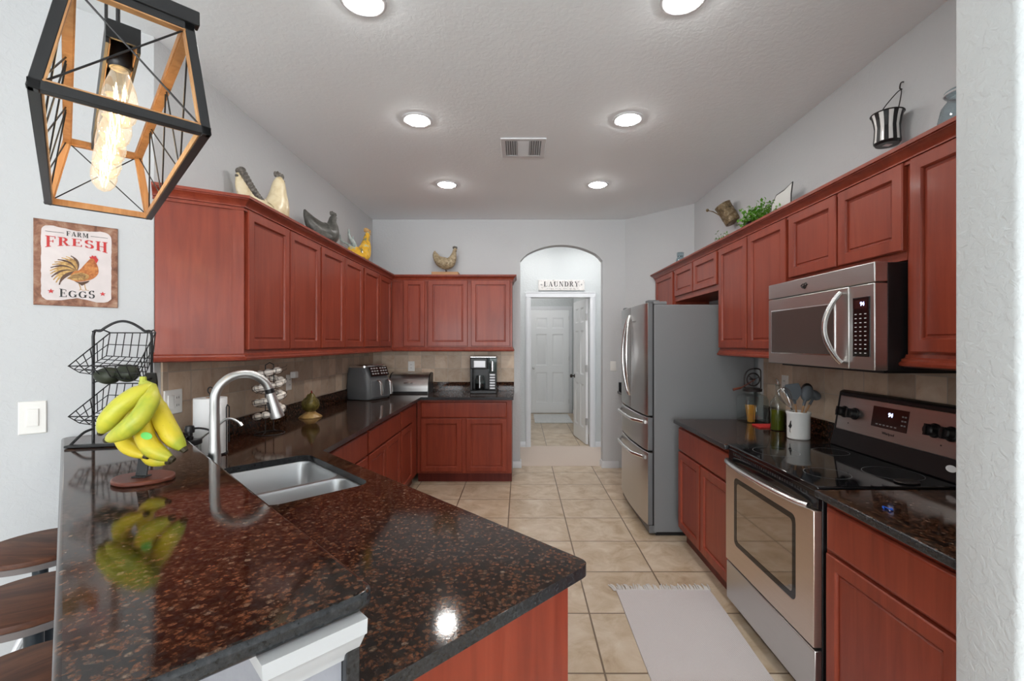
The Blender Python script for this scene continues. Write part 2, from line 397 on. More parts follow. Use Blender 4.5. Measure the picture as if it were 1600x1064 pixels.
def rrect(x0, x1, y0, y1, r, n=6):
    out = []
    for cx, cy, a0 in ((x1-r, y0+r, -PI/2), (x1-r, y1-r, 0), (x0+r, y1-r, PI/2), (x0+r, y0+r, PI)):
        for i in range(n+1):
            a = a0+PI/2*i/n; out.append((cx+r*math.cos(a), cy+r*math.sin(a)))
    return out
def arc(c, r, a0, a1, n=12): return [(c[0]+r*math.cos(a0+(a1-a0)*i/n), c[1]+r*math.sin(a0+(a1-a0)*i/n)) for i in range(n+1)]
def at(px, py, D): return Vector(((px-CX)*D/F, D, HC+(CY-py)*D/F))     # photo coordinates and a distance to a point
def sweep(mb, path, prof, m=0):
    """prof: closed list of (out, z); out is to the right of the path"""
    path = [Vector((p[0], p[1])) for p in path]; rings = []
    for i, p in enumerate(path):
        ds = []
        if i > 0: ds.append((path[i]-path[i-1]).normalized())
        if i < len(path)-1: ds.append((path[i+1]-path[i]).normalized())
        ns = [Vector((d.y, -d.x)) for d in ds]
        n = ns[0] if len(ns) == 1 else (ns[0]+ns[1])/(1+ns[0].dot(ns[1]))
        rings.append([Vector((p.x+n.x*o, p.y+n.y*o, z)) for o, z in prof])
    return mb.loft(rings, m)
def smooth_path(pts, n=8):
    """Catmull-Rom through the points"""
    P = [Vector(p) for p in pts]; out = []
    for i in range(len(P)-1):
        a = P[max(i-1, 0)]; b = P[i]; c = P[i+1]; d = P[min(i+2, len(P)-1)]
        for k in range(n):
            t = k/n; out.append(.5*((2*b)+(c-a)*t+(2*a-5*b+4*c-d)*t*t+(3*b-a-3*c+d)*t**3))
    return out+[P[-1]]
def slab_rings(mb, x0, x1, z0, z1, rings, m=0, mc=None):
    """raised or sunk rectangular front facing -y: rings of (inset, y), last one is filled"""
    vs = [(x, y, z) for i, y in rings for x, z in ((x0+i, z0+i), (x1-i, z0+i), (x1-i, z1-i), (x0+i, z1-i))]
    fs = [(3, 2, 1, 0)]
    for k in range(len(rings)-1):
        for j in range(4): a = 4*k+j; b = 4*k+(j+1) % 4; fs.append((a, b, b+4, a+4))
    mb.add(vs, fs, m); n = len(rings)
    mb.add([vs[4*(n-1)+j] for j in range(4)], [(0, 1, 2, 3)], m if mc is None else mc)
    return mb
def font(txt, size, mt, name, parent, mtx, depth=.0008, align='CENTER', bold=0):
    cu = bpy.data.curves.new(name, 'FONT'); cu.body = txt; cu.size = size; cu.extrude = depth; cu.align_x = align; cu.align_y = 'CENTER'; cu.offset = bold
    t = bpy.data.objects.new(name, cu); COL.objects.link(t)
    dg = bpy.context.evaluated_depsgraph_get(); me = bpy.data.meshes.new_from_object(t.evaluated_get(dg))
    bpy.data.objects.remove(t); me.transform(mtx); me.materials.clear(); me.materials.append(M[mt])
    o = bpy.data.objects.new(name, me); COL.objects.link(o); o.parent = parent; return o

# ------------------------------------------------------------ room shell
XL, XR, YB, ZC = -1.753, 1.828, 5.40, 2.945
YC = 3.93+XL                       # corner where the slanted wall meets the left kitchen wall
mb = MB().prism(rect(-4.2, 3.7, -.35, 5.47), -.06, 0); struct(mb.build('floor', 'floor'))
M['pale_bounce_floor'] = mat('pale_bounce_floor', (.72, .71, .68), .9, spec=.1); M['bounce_white'] = mat('bounce_white', (.80, .80, .80), .8)  # unseen dining floor and walls, made pale to bounce light onto the ceiling
struct(MB().prism(rect(-4.2, 3.7, -9.2, -.35), -.06, .004).build('floor_dining', 'pale_bounce_floor'))
struct(MB().prism(rect(-1.2, 2.3, 5.47, 6.54), -.06, .003).build('floor_hall', 'carpet'))
struct(MB().prism(rect(-1.0, 1.4, 6.54, 9.8), -.06, 0).build('floor_laundry', 'floor'))
struct(MB().prism(rect(-4.2, 3.7, -9.2, 9.8), ZC, ZC+.08).build('ceiling', 'ceiling'))
struct(MB().prism([(XL, YC), (XL, YB+.0), (XL-.12, YB), (XL-.12, YC-.08)], 0, ZC).build('wall_left', 'wall'))
struct(MB().prism([(XL, YC), (XL-.12, YC-.04), (-4.12, -.14), (-4.0, -.07)], 0, ZC).build('wall_slanted', 'wall'))
struct(MB().box(-4.12, -4.0, -9, -.07, 0, ZC).build('wall_dining_left', 'bounce_white'))
mb = MB().box(-4.12, 3.62, -9.12, -9, 0, .10).box(-4.12, 3.62, -9.12, -9, 2.45, ZC)
for a, b in ((-4.12, -3.6), (-1.6, -1.0), (1.0, 1.4), (3.4, 3.62)): mb.box(a, b, -9.12, -9, .10, 2.45)
struct(mb.build('wall_rear', 'bounce_white'))
struct(MB().box(3.5, 3.62, -9, 1.18, 0, ZC).build('wall_dining_right', 'bounce_white'))
for k, (a, b) in enumerate(((-3.6, -1.6), (-1.0, 1.0), (1.4, 3.4))):
    mb = MB(); c = (a+b)/2
    for q in (a, c-.03, b-.06): mb.box(q, q+.06, -9.08, -9.0, .10, 2.45)
    for z in (.10, 2.39): mb.box(a, b, -9.08, -9.0, z, z+.06)
    struct(mb.build('window_%d' % (k+1), 'white'))
struct(MB().prism(rrect(1.123, 3.6, 1.025, 1.18, .012, 3), 0, ZC).build('wall_right_stub', 'wall_white'))
struct(MB().prism(rect(XR, XR+.12, 1.18, 4.80), 0, ZC).build('wall_right', 'wall'))
struct(MB().prism([(XR, 4.78), (XR+.12, 4.83), (1.33, 5.48), (1.246, YB)], 0, ZC).build('wall_diagonal', 'wall'))
# back wall with the arched opening
ax0, ax1, zs, zt = 0.0, .978, 2.455, 2.645
archp = [(ax0, 0), (ax0, zs)]
cxa = (ax0+ax1)/2; hw = (ax1-ax0)/2
rise = zt-zs-.03; R = (hw*hw+rise*rise)/(2*rise)
for i in range(25):
    x = -hw+2*hw*i/24; z = zs+.03+math.sqrt(R*R-x*x)-(R-rise)
    e = min(1, min(i, 24-i)/1.5); archp.append((cxa+x, z-.03*(1-e)))
archp += [(ax1, zs), (ax1, 0)]
poly = [(XL-.12, 0), (XL-.12, ZC), (1.42, ZC), (1.42, 0)]+list(reversed(archp))
mb = MB(); mb.prism([(p[0], p[1]) for p in poly], 0, .12)
mb.xf(Matrix(((1, 0, 0, 0), (0, 0, 1, YB), (0, 1, 0, 0), (0, 0, 0, 1))))
for i, f in enumerate(mb.f): mb.f[i] = tuple(reversed(f))
struct(mb.build('wall_back', 'wall'))
# hall and laundry
Y2 = 6.475
mb = MB().box(-1.2, .135, Y2, Y2+.12, 0, ZC).box(1.005, 2.3, Y2, Y2+.12, 0, ZC).box(.135, 1.005, Y2, Y2+.12, 2.145, ZC); struct(mb.build('wall_hall', 'wall_white'))
struct(MB().box(-1.3, -1.2, YB+.12, Y2+.12, 0, ZC).build('wall_hall_left', 'wall_white'))
struct(MB().box(2.3, 2.4, YB, Y2+.12, 0, ZC).build('wall_hall_right', 'wall_white'))
struct(MB().box(-1.0, 1.24, 9.60, 9.72, 0, ZC).build('wall_laundry_back', 'wall_white'))
struct(MB().box(1.12, 1.24, Y2+.12, 9.60, 0, ZC).build('wall_laundry_right', 'wall_white'))
struct(MB().box(-1.0, -.9, Y2+.12, 9.60, 0, ZC).build('wall_laundry_left', 'wall_white'))
# casings
mb = MB(); cp = [(0, 0), (.075, 0), (.075, .012), (.055, .02), (.02, .016), (0, .010)]
for sx, x0 in ((-1, .150), (1, .992)):
    mb.prism([(x0+sx*a, Y2-b) for a, b in cp], 0, 2.145+.0)
mb.add([], [])
mb.box(.075, 1.067, Y2-.018, Y2, 2.130, 2.205); mb.box(.09, 1.052, Y2-.024, Y2, 2.19, 2.205)
mb.box(.135, .150, Y2-.004, Y2+.124, 0, 2.145).box(.992, 1.005, Y2-.004, Y2+.124, 0, 2.145).box(.135, 1.005, Y2-.004, Y2+.124, 2.130, 2.145)
struct(mb.build('trim_1', 'white', bev=.002))
mb = MB().box(1.022, 1.092, 9.575, 9.60, 0, 2.19).box(.143, .213, 9.575, 9.60, 0, 2.19).box(.143, 1.092, 9.573, 9.60, 2.178, 2.25)
struct(mb.build('trim_2', 'white', bev=.003))
bp = [(0, 0), (.014, 0), (.014, .062), (.006, .078), (0, .078)]
mb = MB(); sweep(mb, [(-.09, YB), (ax0, YB), (ax0, YB+.12)], bp); struct(mb.build('baseboard_back_left', 'white'))
mb = MB(); sweep(mb, [(ax1, YB+.12), (ax1, YB), (1.165, YB)], bp); struct(mb.build('baseboard_back_right', 'white'))
mb = MB(); sweep(mb, [(-1.2, Y2), (.075, Y2)], bp); sweep(mb, [(1.067, Y2), (2.3, Y2)], bp); struct(mb.build('baseboard_hall', 'white'))
mb = MB(); sweep(mb, [(1.12, 9.6), (1.12, Y2+.12)], bp); struct(mb.build('baseboard_laundry', 'white'))
mb = MB(); sweep(mb, [(-4.0, -.07), (-1.973, 1.957)], bp); struct(mb.build('baseboard_slanted', 'white'))

def panel_door6(mb, W, Hh, t):
    """six-panel door leaf, front at y=0 and back at y=t"""
    for y, d in ((0, 1), (t, -1)):
        xs = [(.115, W/2-.055), (W/2+.055, W-.115)]; zs_ = [(.22, .86), (1.0, 1.66), (1.78, 2.0)]
        xs_all = [0, .115, W/2-.055, W/2+.055, W-.115, W]; za = [0, .22, .86, 1.0, 1.66, 1.78, 2.0, Hh]
        for i in range(5):
            for j in range(7):
                a, b, c, e = xs_all[i], xs_all[i+1], za[j], za[j+1]
                if i in (1, 3) and j in (1, 3, 5):
                    o = [(a, c), (b, c), (b, e), (a, e)]; rg = [(0, 0), (.018, .010*d), (.030, .010*d), (.055, .003*d)]
                    vs = []
                    for ins, dy in rg: vs += [(a+ins, y+dy, c+ins), (b-ins, y+dy, c+ins), (b-ins, y+dy, e-ins), (a+ins, y+dy, e-ins)]
                    fs = [(4*q+r_, 4*q+(r_+1) % 4, 4*q+4+(r_+1) % 4, 4*q+4+r_) for q in range(3) for r_ in range(4)]+[(12, 13, 14, 15)]
                    if d < 0: fs = [tuple(reversed(f)) for f in fs]
                    mb.add(vs, fs)
                else:
                    f = (0, 1, 2, 3) if d > 0 else (3, 2, 1, 0)
                    mb.add([(a, y, c), (b, y, c), (b, y, e), (a, y, e)], [f])
    mb.add([(0, 0, 0), (0, t, 0), (0, t, Hh), (0, 0, Hh)], [(3, 2, 1, 0)]).add([(W, 0, 0), (W, t, 0), (W, t, Hh), (W, 0, Hh)], [(0, 1, 2, 3)])
    mb.add([(0, 0, Hh), (W, 0, Hh), (W, t, Hh), (0, t, Hh)], [(0, 1, 2, 3)]).add([(0, 0, 0), (W, 0, 0), (W, t, 0), (0, t, 0)], [(3, 2, 1, 0)])
    return mb
def knob(parent, x, y, z, d=-1):
    mb = MB(); prof = [(.001, 0), (.032, 0), (.032, .006), (.012, .010), (.011, .035), (.026, .045), (.029, .06), (.020, .072), (.002, .075)]
    mb.lathe(prof, seg=18); mb.xf(Matrix.Translation((x, y, z)) @ Matrix.Rotation(-d*-PI/2 if d > 0 else PI/2, 4, 'X'))
    return part_label(mb.build('door_knob', 'nickel', parent), 'small metal door knob')
d1 = struct(bpy.data.objects.new('door_1', None)); COL.objects.link(d1); d1.location = (.213, 9.565, .01)
panel_door6(MB(), .809, 2.165, .035).build('door_leaf', 'door_white', d1); knob(d1, .07, 0, .95)
for z in (.2, 1.1, 1.95): MB().box(.803, .815, -.006, .0, z, z+.09).build('hinge', 'nickel', d1)
d2 = struct(bpy.data.objects.new('door_2', None)); COL.objects.link(d2); d2.location = (.985, 6.61, .01); d2.rotation_euler.z = math.radians(98)
panel_door6(MB(), .70, 2.115, .035).build('door_leaf', 'door_white', d2)
mb = MB(); mb.lathe([(.001, 0), (.030, 0), (.030, .006), (.012, .010), (.011, .035), (.026, .045), (.029, .06), (.020, .072), (.002, .075)], seg=18); mb.xf(Matrix.Translation((.63, .035, .95)) @ Matrix.Rotation(-PI/2, 4, 'X'))
mb.build('door_knob', 'dark_iron', d2)
for z in (.28, 1.05, 1.80): MB().box(-.012, .004, .012, .045, z, z+.10).build('hinge', 'nickel', d2)

# ------------------------------------------------------------ cabinets
def door_mesh(x0, x1, z0, z1, yf=-.02, t=.02, st=.052):
    return slab_rings(MB(), x0, x1, z0, z1, [(0, yf+t), (0, yf+.004), (.004, yf), (st-.004, yf), (st, yf+.004), (st+.002, yf+.013), (st+.010, yf+.014), (st+.015, yf+.009)])
def drawer_mesh(x0, x1, z0, z1, yf=-.02, t=.02):
    return slab_rings(MB(), x0, x1, z0, z1, [(0, yf+t), (0, yf+.008), (.004, yf+.003), (.010, yf), (.014, yf)])
def cabinet(name, label, loc, rz, W, d, z0, z1, doors=(), drawers=(), toe=0, poly=None, group=None):
    t = thing(name, label, 'cabinet', loc, rz, group)
    mb = MB()
    if poly: mb.prism(poly, z0+toe, z1)
    else: mb.box(.001, W-.001, 0, d, z0+toe, z1)
    mb.build('body', 'cherry', t, bev=.001, seg=1)
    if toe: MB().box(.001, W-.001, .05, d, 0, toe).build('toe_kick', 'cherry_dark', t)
    for a in doors: door_mesh(*a).build('door', 'cherry', t)
    for a in drawers: drawer_mesh(*a).build('drawer', 'cherry', t)
    return t
ZU0, ZU1 = 1.425, 2.20
DZ0, DZ1 = 1.445, 2.178
G = 'cherry wall cabinets'
RL = PI/2; RR = -PI/2
XU = -1.44
# left wall run: local x runs away from the camera
c = cabinet('wall_cabinet', 'wall cabinet with slanted side panel nearest the rooster egg sign', (XU, 2.37, 0), RL, .88, .31, ZU0, ZU1,
            [(.012, .434, DZ0, DZ1), (.446, .868, DZ0, DZ1)], poly=[(0, 0), (.88, 0), (.88, .31), (-.19, .31)], group=G)
# slanted end panel
p0 = Vector((-1.75, 2.18, 0)); p1 = Vector((-1.44, 2.37, 0)); dv = (p1-p0).normalized(); LL = (p1-p0).length
ang = math.atan2(dv.y, dv.x)
mb = MB(); slab_rings(mb, 0, LL, ZU0, DZ1+.02, [(0, .0), (0, -.008), (.002, -.010)]);
mb.box(LL-.050, LL, -.019, -.008, ZU0, DZ1+.0).box(0, LL-.050, -.017, -.008, ZU0, ZU0+.03)
mb.xf(Matrix.Translation(p0) @ Matrix.Rotation(ang, 4, 'Z')); mb.build('end_panel', 'cherry', c, world=True)
cabinet('wall_cabinet', 'middle two-door wall cabinet on the left wall', (XU, 3.251, 0), RL, .88, .31, ZU0, ZU1, [(.010, .434, DZ0, DZ1), (.446, .870, DZ0, DZ1)], group=G)
cabinet('wall_cabinet', 'left-wall cabinet with two doors, farthest, meeting the back corner', (XU, 4.132, 0), RL, .935, .31, ZU0, ZU1, [(.03, .465, DZ0, DZ1), (.487, .885, DZ0, DZ1)], group=G)
# back wall run
cabinet('wall_cabinet', 'back-wall cabinet with one narrow door beside the corner', (-1.435, 5.07, 0), 0, .395, .325, ZU0, ZU1, [(.135, .372, DZ0, DZ1)], group=G)
cabinet('wall_cabinet', 'back-wall cabinet with two wide doors above the coffee maker', (-1.039, 5.07, 0), 0, .949, .325, ZU0, ZU1, [(.016, .452, DZ0, DZ1), (.492, .925, DZ0, DZ1)], group=G)
# right wall run: local x runs towards the camera
XF = 1.498; dR = XR-XF-.002
def rcab(label, y1, y0, z0, z1, doors, poly=None):
    Wd = y1-y0
    return cabinet('wall_cabinet', label, (XF, y1, 0), RR, Wd, dR, z0, z1, doors, poly=poly, group=G)
rcab('tall wall cabinet beyond the refrigerator, farthest on the right', 5.02, 4.401, ZU0, ZU1, [(.04, .60, DZ0, DZ1)], poly=[(0, 0), (.62, 0), (.62, dR), (.26, dR), (0, .10)])
rcab('short two-door cabinet above the refrigerator', 4.40, 3.411, 1.878, ZU1, [(.03, .485, 1.925, DZ1), (.505, .965, 1.925, DZ1)])
rcab('full-height two-door wall cabinet between refrigerator and microwave', 3.41, 2.531, ZU0, ZU1, [(.012, .430, DZ0, DZ1), (.445, .868, DZ0, DZ1)])
rcab('short two-door cabinet directly above the microwave', 2.53, 1.761, 1.802, ZU1, [(.018, .395, 1.838, DZ1), (.408, .768, 1.838, DZ1)])
rcab('full-height wall cabinet nearest the white wall end, right of the microwave', 1.76, 1.185, ZU0, ZU1, [(.03, .56, DZ0, DZ1)])

crown = [(0, 2.165), (.009, 2.165), (.009, 2.175), (.005, 2.1755), (.005, 2.181), (.015, 2.1815), (.015, 2.187), (.020, 2.198), (.030, 2.210), (.040, 2.216), (.040, 2.221), (.047, 2.2215), (.047, 2.236), (0, 2.236)]
rail = [(0, 1.386), (.004, 1.386), (.020, 1.392), (.022, 1.402), (.012, 1.410), (.012, 1.418), (.004, 1.424), (.002, 1.436), (0, 1.436)]
pathL = [(-1.75, 2.166), (-1.434, 2.358), (-1.434, 5.064), (-.0895, 5.064), (-.0895, 5.396)]
tag(sweep(MB(), pathL, crown).build('crown_molding', 'cherry', ang=22), 'cherry crown molding running over the left and back wall cabinets', 'molding')
tag(sweep(MB(), pathL, [(o-.012, z) if o < .001 else (o, z) for o, z in rail]).build('light_rail_molding', 'cherry'), 'cherry molding under the left and back wall cabinets', 'molding')
pathR = [(XF, 5.02+.02), (XF-.002, 1.183)]
tag(sweep(MB(), [(1.60, 5.026), (XF-.003, 5.026), (XF-.003, 1.184)], crown).build('crown_molding', 'cherry', ang=22), 'cherry crown molding running over the right wall cabinets', 'molding')
tag(sweep(MB(), [(XF-.003, 3.41), (XF-.003, 2.531)], [(o-.012, z) if o < .001 else (o, z) for o, z in rail]).build('light_rail_molding', 'cherry'), 'cherry molding under the cabinet between refrigerator and microwave', 'molding')
tag(sweep(MB(), [(1.80, 1.76), (XF-.003, 1.76), (XF-.003, 1.184)], [(o-.012, z) if o < .001 else (o, z) for o, z in rail]).build('light_rail_molding', 'cherry'), 'cherry molding under the cabinet nearest the white wall end', 'molding')

# base cabinets
GB = 'cherry base cabinets'
bz = (.691, .856); dz = (.123, .680)
XBL = -1.095
cabinet('base_cabinet', 'base cabinet of the left run nearest the sink', (XBL, 2.50, 0), RL, .725, .645, 0, .884, [(.02, .36, *dz), (.375, .71, *dz)], [(.02, .71, *bz)], .10, group=GB)
cabinet('base_cabinet', 'middle base cabinet of the left run with two narrow doors', (XBL, 3.226, 0), RL, .88, .645, 0, .884, [(.02, .435, *dz), (.447, .865, *dz)], [(.02, .865, *bz)], .10, group=GB)
cabinet('base_cabinet', 'one-door base cabinet of the left run, in the far corner', (XBL, 4.107, 0), RL, .70, .645, 0, .884, [(.02, .45, *dz)], [(.02, .45, *bz)], .10, group=GB)
cabinet('base_cabinet', 'base cabinet under the coffee maker with wide drawer and two doors', (-1.094, 4.82, 0), 0, 1.004, .57, 0, .884, [(.043, .473, *dz), (.522, .952, *dz)], [(.043, .952, *bz)], .10, group=GB)
XBR = 1.187
cabinet('base_cabinet', 'base cabinet between the range and the refrigerator', (XBR, 3.385, 0), RR, .853, .636, 0, .884, [(.02, .415, *dz), (.432, .84, *dz)], [(.02, .84, *bz)], .10, group=GB)
cabinet('base_cabinet', 'base cabinet in the right foreground beside the white wall end', (XBR, 1.762, 0), RR, .578, .636, 0, .884, [(.022, .555, *dz)], [(.022, .555, *bz)], .10, group=GB)
cabinet('base_cabinet', 'base cabinet mostly hidden beyond the refrigerator', (XBR, 5.12, 0), RR, .72, .33, 0, .884, [(.02, .70, *dz)], [(.02, .70, *bz)], .10, poly=[(0, 0), (.72, 0), (.72, .63), (.37, .63), (0, .26)], group=GB)
# peninsula cabinet, in the slanted frame (a across, b along)
R45 = PI/4
t = thing('peninsula_cabinet', 'cherry peninsula cabinet with plain end panel under the granite counter', 'cabinet', (0, 0, 0), R45)
a0, a1, b0, b1 = .3185, .893, .722, 2.46
MB().prism(rect(a0, a1, b0+.012, b1), .10, .60).prism([rect(a0, a1, b0+.012, b1), list(reversed(rect(.465, .885, 1.70, 2.43)))], .60, .884).build('body', 'cherry', t)
MB().box(a0, a1-.026, b0, b0+.013, 0, .884).build('end_panel', 'cherry', t)
MB().box(a1-.026, a1, b0+.002, b0+.013, .10, .884).build('corner_stile', 'cherry', t)
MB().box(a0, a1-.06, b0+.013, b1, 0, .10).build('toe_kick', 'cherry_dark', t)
for x0, x1 in ((.02, .40), (.41, .79), (.80, 1.2), (1.21, 1.60)):
    mb = door_mesh(x0, x1, *dz); mb.xf(Matrix.Translation((a1, b0+.02, 0)) @ Matrix.Rotation(PI/2, 4, 'Z')); mb.build('door', 'cherry', t)
for x0, x1 in ((.02, .79), (.80, 1.60)):
    mb = drawer_mesh(x0, x1, *bz); mb.xf(Matrix.Translation((a1, b0+.02, 0)) @ Matrix.Rotation(PI/2, 4, 'Z')); mb.build('drawer', 'cherry', t)
def W45(a, b): return ((a-b)*S2, (a+b)*S2)

# ------------------------------------------------------------ counters
ZK = .914; TH = .030
XCL = -1.04
sk = [rrect(.493, .872, 1.733, 1.990, .05, 5), rrect(.493, .872, 2.012, 2.402, .05, 5)]
hole = [W45(a, b) for a, b in rrect(.489, .876, 1.729, 2.406, .055, 6)]
aF = 1.357*S2
def cr(p, q, r, rad, n=6):
    """rounded corner at q between p and r"""
    p, q, r = Vector(p), Vector(q), Vector(r); a = q+(p-q).normalized()*rad; b = q+(r-q).normalized()*rad
    return [tuple((1-t)**2*a+2*t*(1-t)*q+t*t*b) for t in [i/n for i in range(n+1)]]
cF = W45(aF, .7015); cE = W45(.342, .7015); inn = (XCL, 1.357-XCL)
outer = [(XL+.001, YB-.002), (XL+.001, YC+.05), W45(.342, 2.775)] + [W45(.342, .7015)]
outer += cr(cE, cF, inn, .035)+[inn, (XCL, 4.757), (-.072, 4.757), (-.072, YB-.002)]
mb = MB().prism([outer, list(reversed(hole))], ZK-TH, ZK, 0, 1)
tag(mb.build('granite_countertop', ['granite', 'granite_edge'], bev=.007, seg=3), 'low brown granite countertop of the left run and peninsula, with sink', 'countertop')
MB_b = MB().prism([(-.012, .7015+.02), (.006, .7015)]+[(.335, .7015), (.358, .708), (.366, .725)]+[(.366, 2.42), (.366, 2.60), (.305, 2.775), (.0, 2.775), (-.012, 2.76)], 1.044, 1.074, 0, 1)
o = MB_b.build('granite_bar_top', ['granite', 'granite_edge'], bev=.009, seg=3); o.rotation_euler.z = R45
tag(o, 'raised brown granite bar top with the banana stand on it', 'countertop')
o = struct(MB().box(.233, .317, .728, 2.775, 0, 1.043).build('wall_peninsula', 'bar_wall_shaded')); o.rotation_euler.z = R45
mb = sweep(MB(), [(.232, 2.77), (.232, .727), (.340, .727)], [(0, .968), (.006, .968), (.010, .978), (.016, .985), (.030, 1.005), (.034, 1.012), (.042, 1.018), (.044, 1.043), (0, 1.043)])
o = struct(mb.build('trim_3', 'trim_dimmed', ang=25)); o.rotation_euler.z = R45
mb = MB().box(.318, .341, .7115, 2.77, ZK-TH, 1.043, 0)
o = mb.build('granite_backsplash', ['granite_edge'], bev=.002); o.rotation_euler.z = R45
tag(o, 'granite strip between the low counter and the raised bar top', 'backsplash')
# splash strips along the walls
tag(MB().prism([(XL+.002, YB-.003), (XL+.002, 2.26), (XL+.022, 2.24), (XL+.022, YB-.025), (-.074, YB-.025), (-.074, YB-.003)], ZK, 1.020).build('granite_backsplash', 'granite', bev=.002),
    'granite strip along the left and back walls, behind the air fryer', 'backsplash')
mb = MB().prism([(1.137, 1.185), (1.137, 1.763), (XR-.002, 1.763), (XR-.002, 1.185)], ZK-TH, ZK, 0, 1)
tag(mb.build('granite_countertop', ['granite', 'granite_edge'], bev=.007, seg=3), 'granite countertop in the right foreground, nearest the white wall end', 'countertop')
mb = MB().prism([(1.137, 2.537), (1.137, 3.385), (XR-.002, 3.385), (XR-.002, 2.537)], ZK-TH, ZK, 0, 1)
tag(mb.build('granite_countertop', ['granite', 'granite_edge'], bev=.007, seg=3), 'granite countertop between range and refrigerator, with the utensil crock', 'countertop')
mb = MB().prism([(1.15, 4.40), (1.15, 5.395), (1.245, 5.395), (XR-.003, 4.775), (XR-.003, 4.40)], ZK-TH, ZK, 0, 1)
tag(mb.build('granite_countertop', ['granite', 'granite_edge'], bev=.004), 'granite countertop end just visible beyond the refrigerator', 'countertop')
tag(MB().prism([(1.165, 5.396), (1.165, 5.376), (1.238, 5.376), (1.238, 5.396)], ZK, 1.015).build('granite_backsplash', 'granite_edge'), 'short granite strip on the back wall beyond the refrigerator', 'backsplash')
tag(MB().box(XR-.022, XR-.002, 1.186, 1.763, ZK, 1.020).build('granite_backsplash', 'granite', bev=.002), 'granite strip on the right wall, near side of the range', 'backsplash')
tag(MB().box(XR-.022, XR-.002, 2.537, 3.385, ZK, 1.020).build('granite_backsplash', 'granite', bev=.002), 'granite strip on the right wall behind the utensil crock', 'backsplash')
struct(MB().box(-.073, XL+.001, YB-.011, YB-.001, 1.0205, 1.43).build('trim_4', 'tile_back'))
struct(MB().box(XL+.001, XL+.011, YC+.04, YB-.012, 1.0205, 1.43).build('trim_5', 'tile_side'))
struct(MB().box(XR-.011, XR-.001, 1.186, 3.40, .90, 1.43).build('trim_6', 'tile_side'))

# ------------------------------------------------------------ sink and taps
t = thing('double_sink', 'stainless steel double-bowl sink set in the granite counter', 'sink', (0, 0, 0), R45)
for (x0, x1, y0, y1) in ((.493, .872, 1.733, 1.990), (.493, .872, 2.012, 2.402)):
    mb = MB(); rg = []
    for ins, z, r in ((0, ZK-TH-.001, .05), (.004, ZK-TH-.012, .05), (.010, .76, .055), (.018, .725, .06), (.045, .700, .07), (.10, .694, .06)):
        rg.append([(x, y, z) for x, y in rrect(x0+ins, x1-ins, y0+ins, y1-ins, r)])
    mb.loft(rg, cap=False); n = len(rg[0]); mb.f.append(tuple(len(mb.v)-n+i for i in range(n))); mb.mi.append(0)
    for i, f in enumerate(mb.f[:-1]): mb.f[i] = tuple(reversed(f))
    b = mb.build('bowl', 'sink', t, ang=50)
    cx_, cy_ = (x0+x1)/2, (y0+y1)/2
    mb = MB().lathe([(.002, .6945), (.042, .6945), (.045, .697), (.040, .699), (.030, .696), (.002, .6955)], (cx_, cy_, 0)); mb.build('drain', 'chrome', b)
mb = MB().prism([rrect(.470, .882, 1.715, 2.420, .06, 4)]+[list(reversed(q)) for q in sk], ZK-TH-.006, ZK-TH-.0005); mb.build('rim', 'sink', t)

t = thing('kitchen_faucet', 'brushed nickel gooseneck faucet with pull-down spray head', 'faucet', W45(.394, 2.008)+(ZK,), R45)
MB().lathe([(.002, 0), (.030, 0), (.030, .006), (.0275, .012), (.0265, .05), (.022, .12), (.0175, .21), (.0165, .30)], seg=28).build('body', 'nickel', t)
pts = [(0, 0, .29), (0, 0, .33), (0, 0, .351)]+[(.095-.095*math.cos(a), 0, .351+.095*math.sin(a)) for a in [math.radians(q) for q in range(8, 166, 7)]]
MB().tube(pts, .0160, 20).build('neck', 'nickel', t)
e = Vector(pts[-1]); dr = Vector((.036, 0, -.13)).normalized()
MB().tube([e-dr*.002, e+dr*.016], .0168, 20).build('joint_ring', 'black', t)
MB().tube([e+dr*.014, e+dr*.03, e+dr*.07, e+dr*.112, e+dr*.120, e+dr*.121], [.0160, .0175, .0205, .0255, .0255, .022], 24).build('spray_head', 'nickel', t)
q = e+dr*.055+Vector((-.021, -.002, 0)); MB().bar(q, q+dr*.045, .014, .007, (1, 0, 0)).build('spray_button', 'black', t, bev=.002)
MB().tube([(.0, -.02, .07), (.0, -.045, .075), (.01, -.11, .105)], [.011, .009, .0055], 12).build('lever', 'nickel', t)

t = thing('water_filter_tap', 'small thin nickel drinking water tap behind the tall faucet', 'faucet', (-1.49, 2.10, ZK), 0)
MB().lathe([(.002, 0), (.020, 0), (.020, .004), (.012, .010), (.009, .05), (.006, .055)], seg=16).build('base', 'nickel', t)
dd = Vector((.17, .02, 0)); 
MB().tube(smooth_path([(0, 0, .04), (0, 0, .10), dd*.15+Vector((0, 0, .135)), dd*.45+Vector((0, 0, .175)), dd*.72+Vector((0, 0, .212)), dd*.9+Vector((0, 0, .212)), dd*1.08+Vector((0, 0, .192))], 6), .0055, 10).build('spout', 'nickel', t)
MB().tube([dd*1.07+Vector((0, 0, .195)), dd*1.13+Vector((0, 0, .180))], .008, 10).build('spout_tip', 'chrome', t)
MB().tube([(0, .01, .045), (-.02, .04, .05)], .0045, 8).build('handle', 'nickel', t)

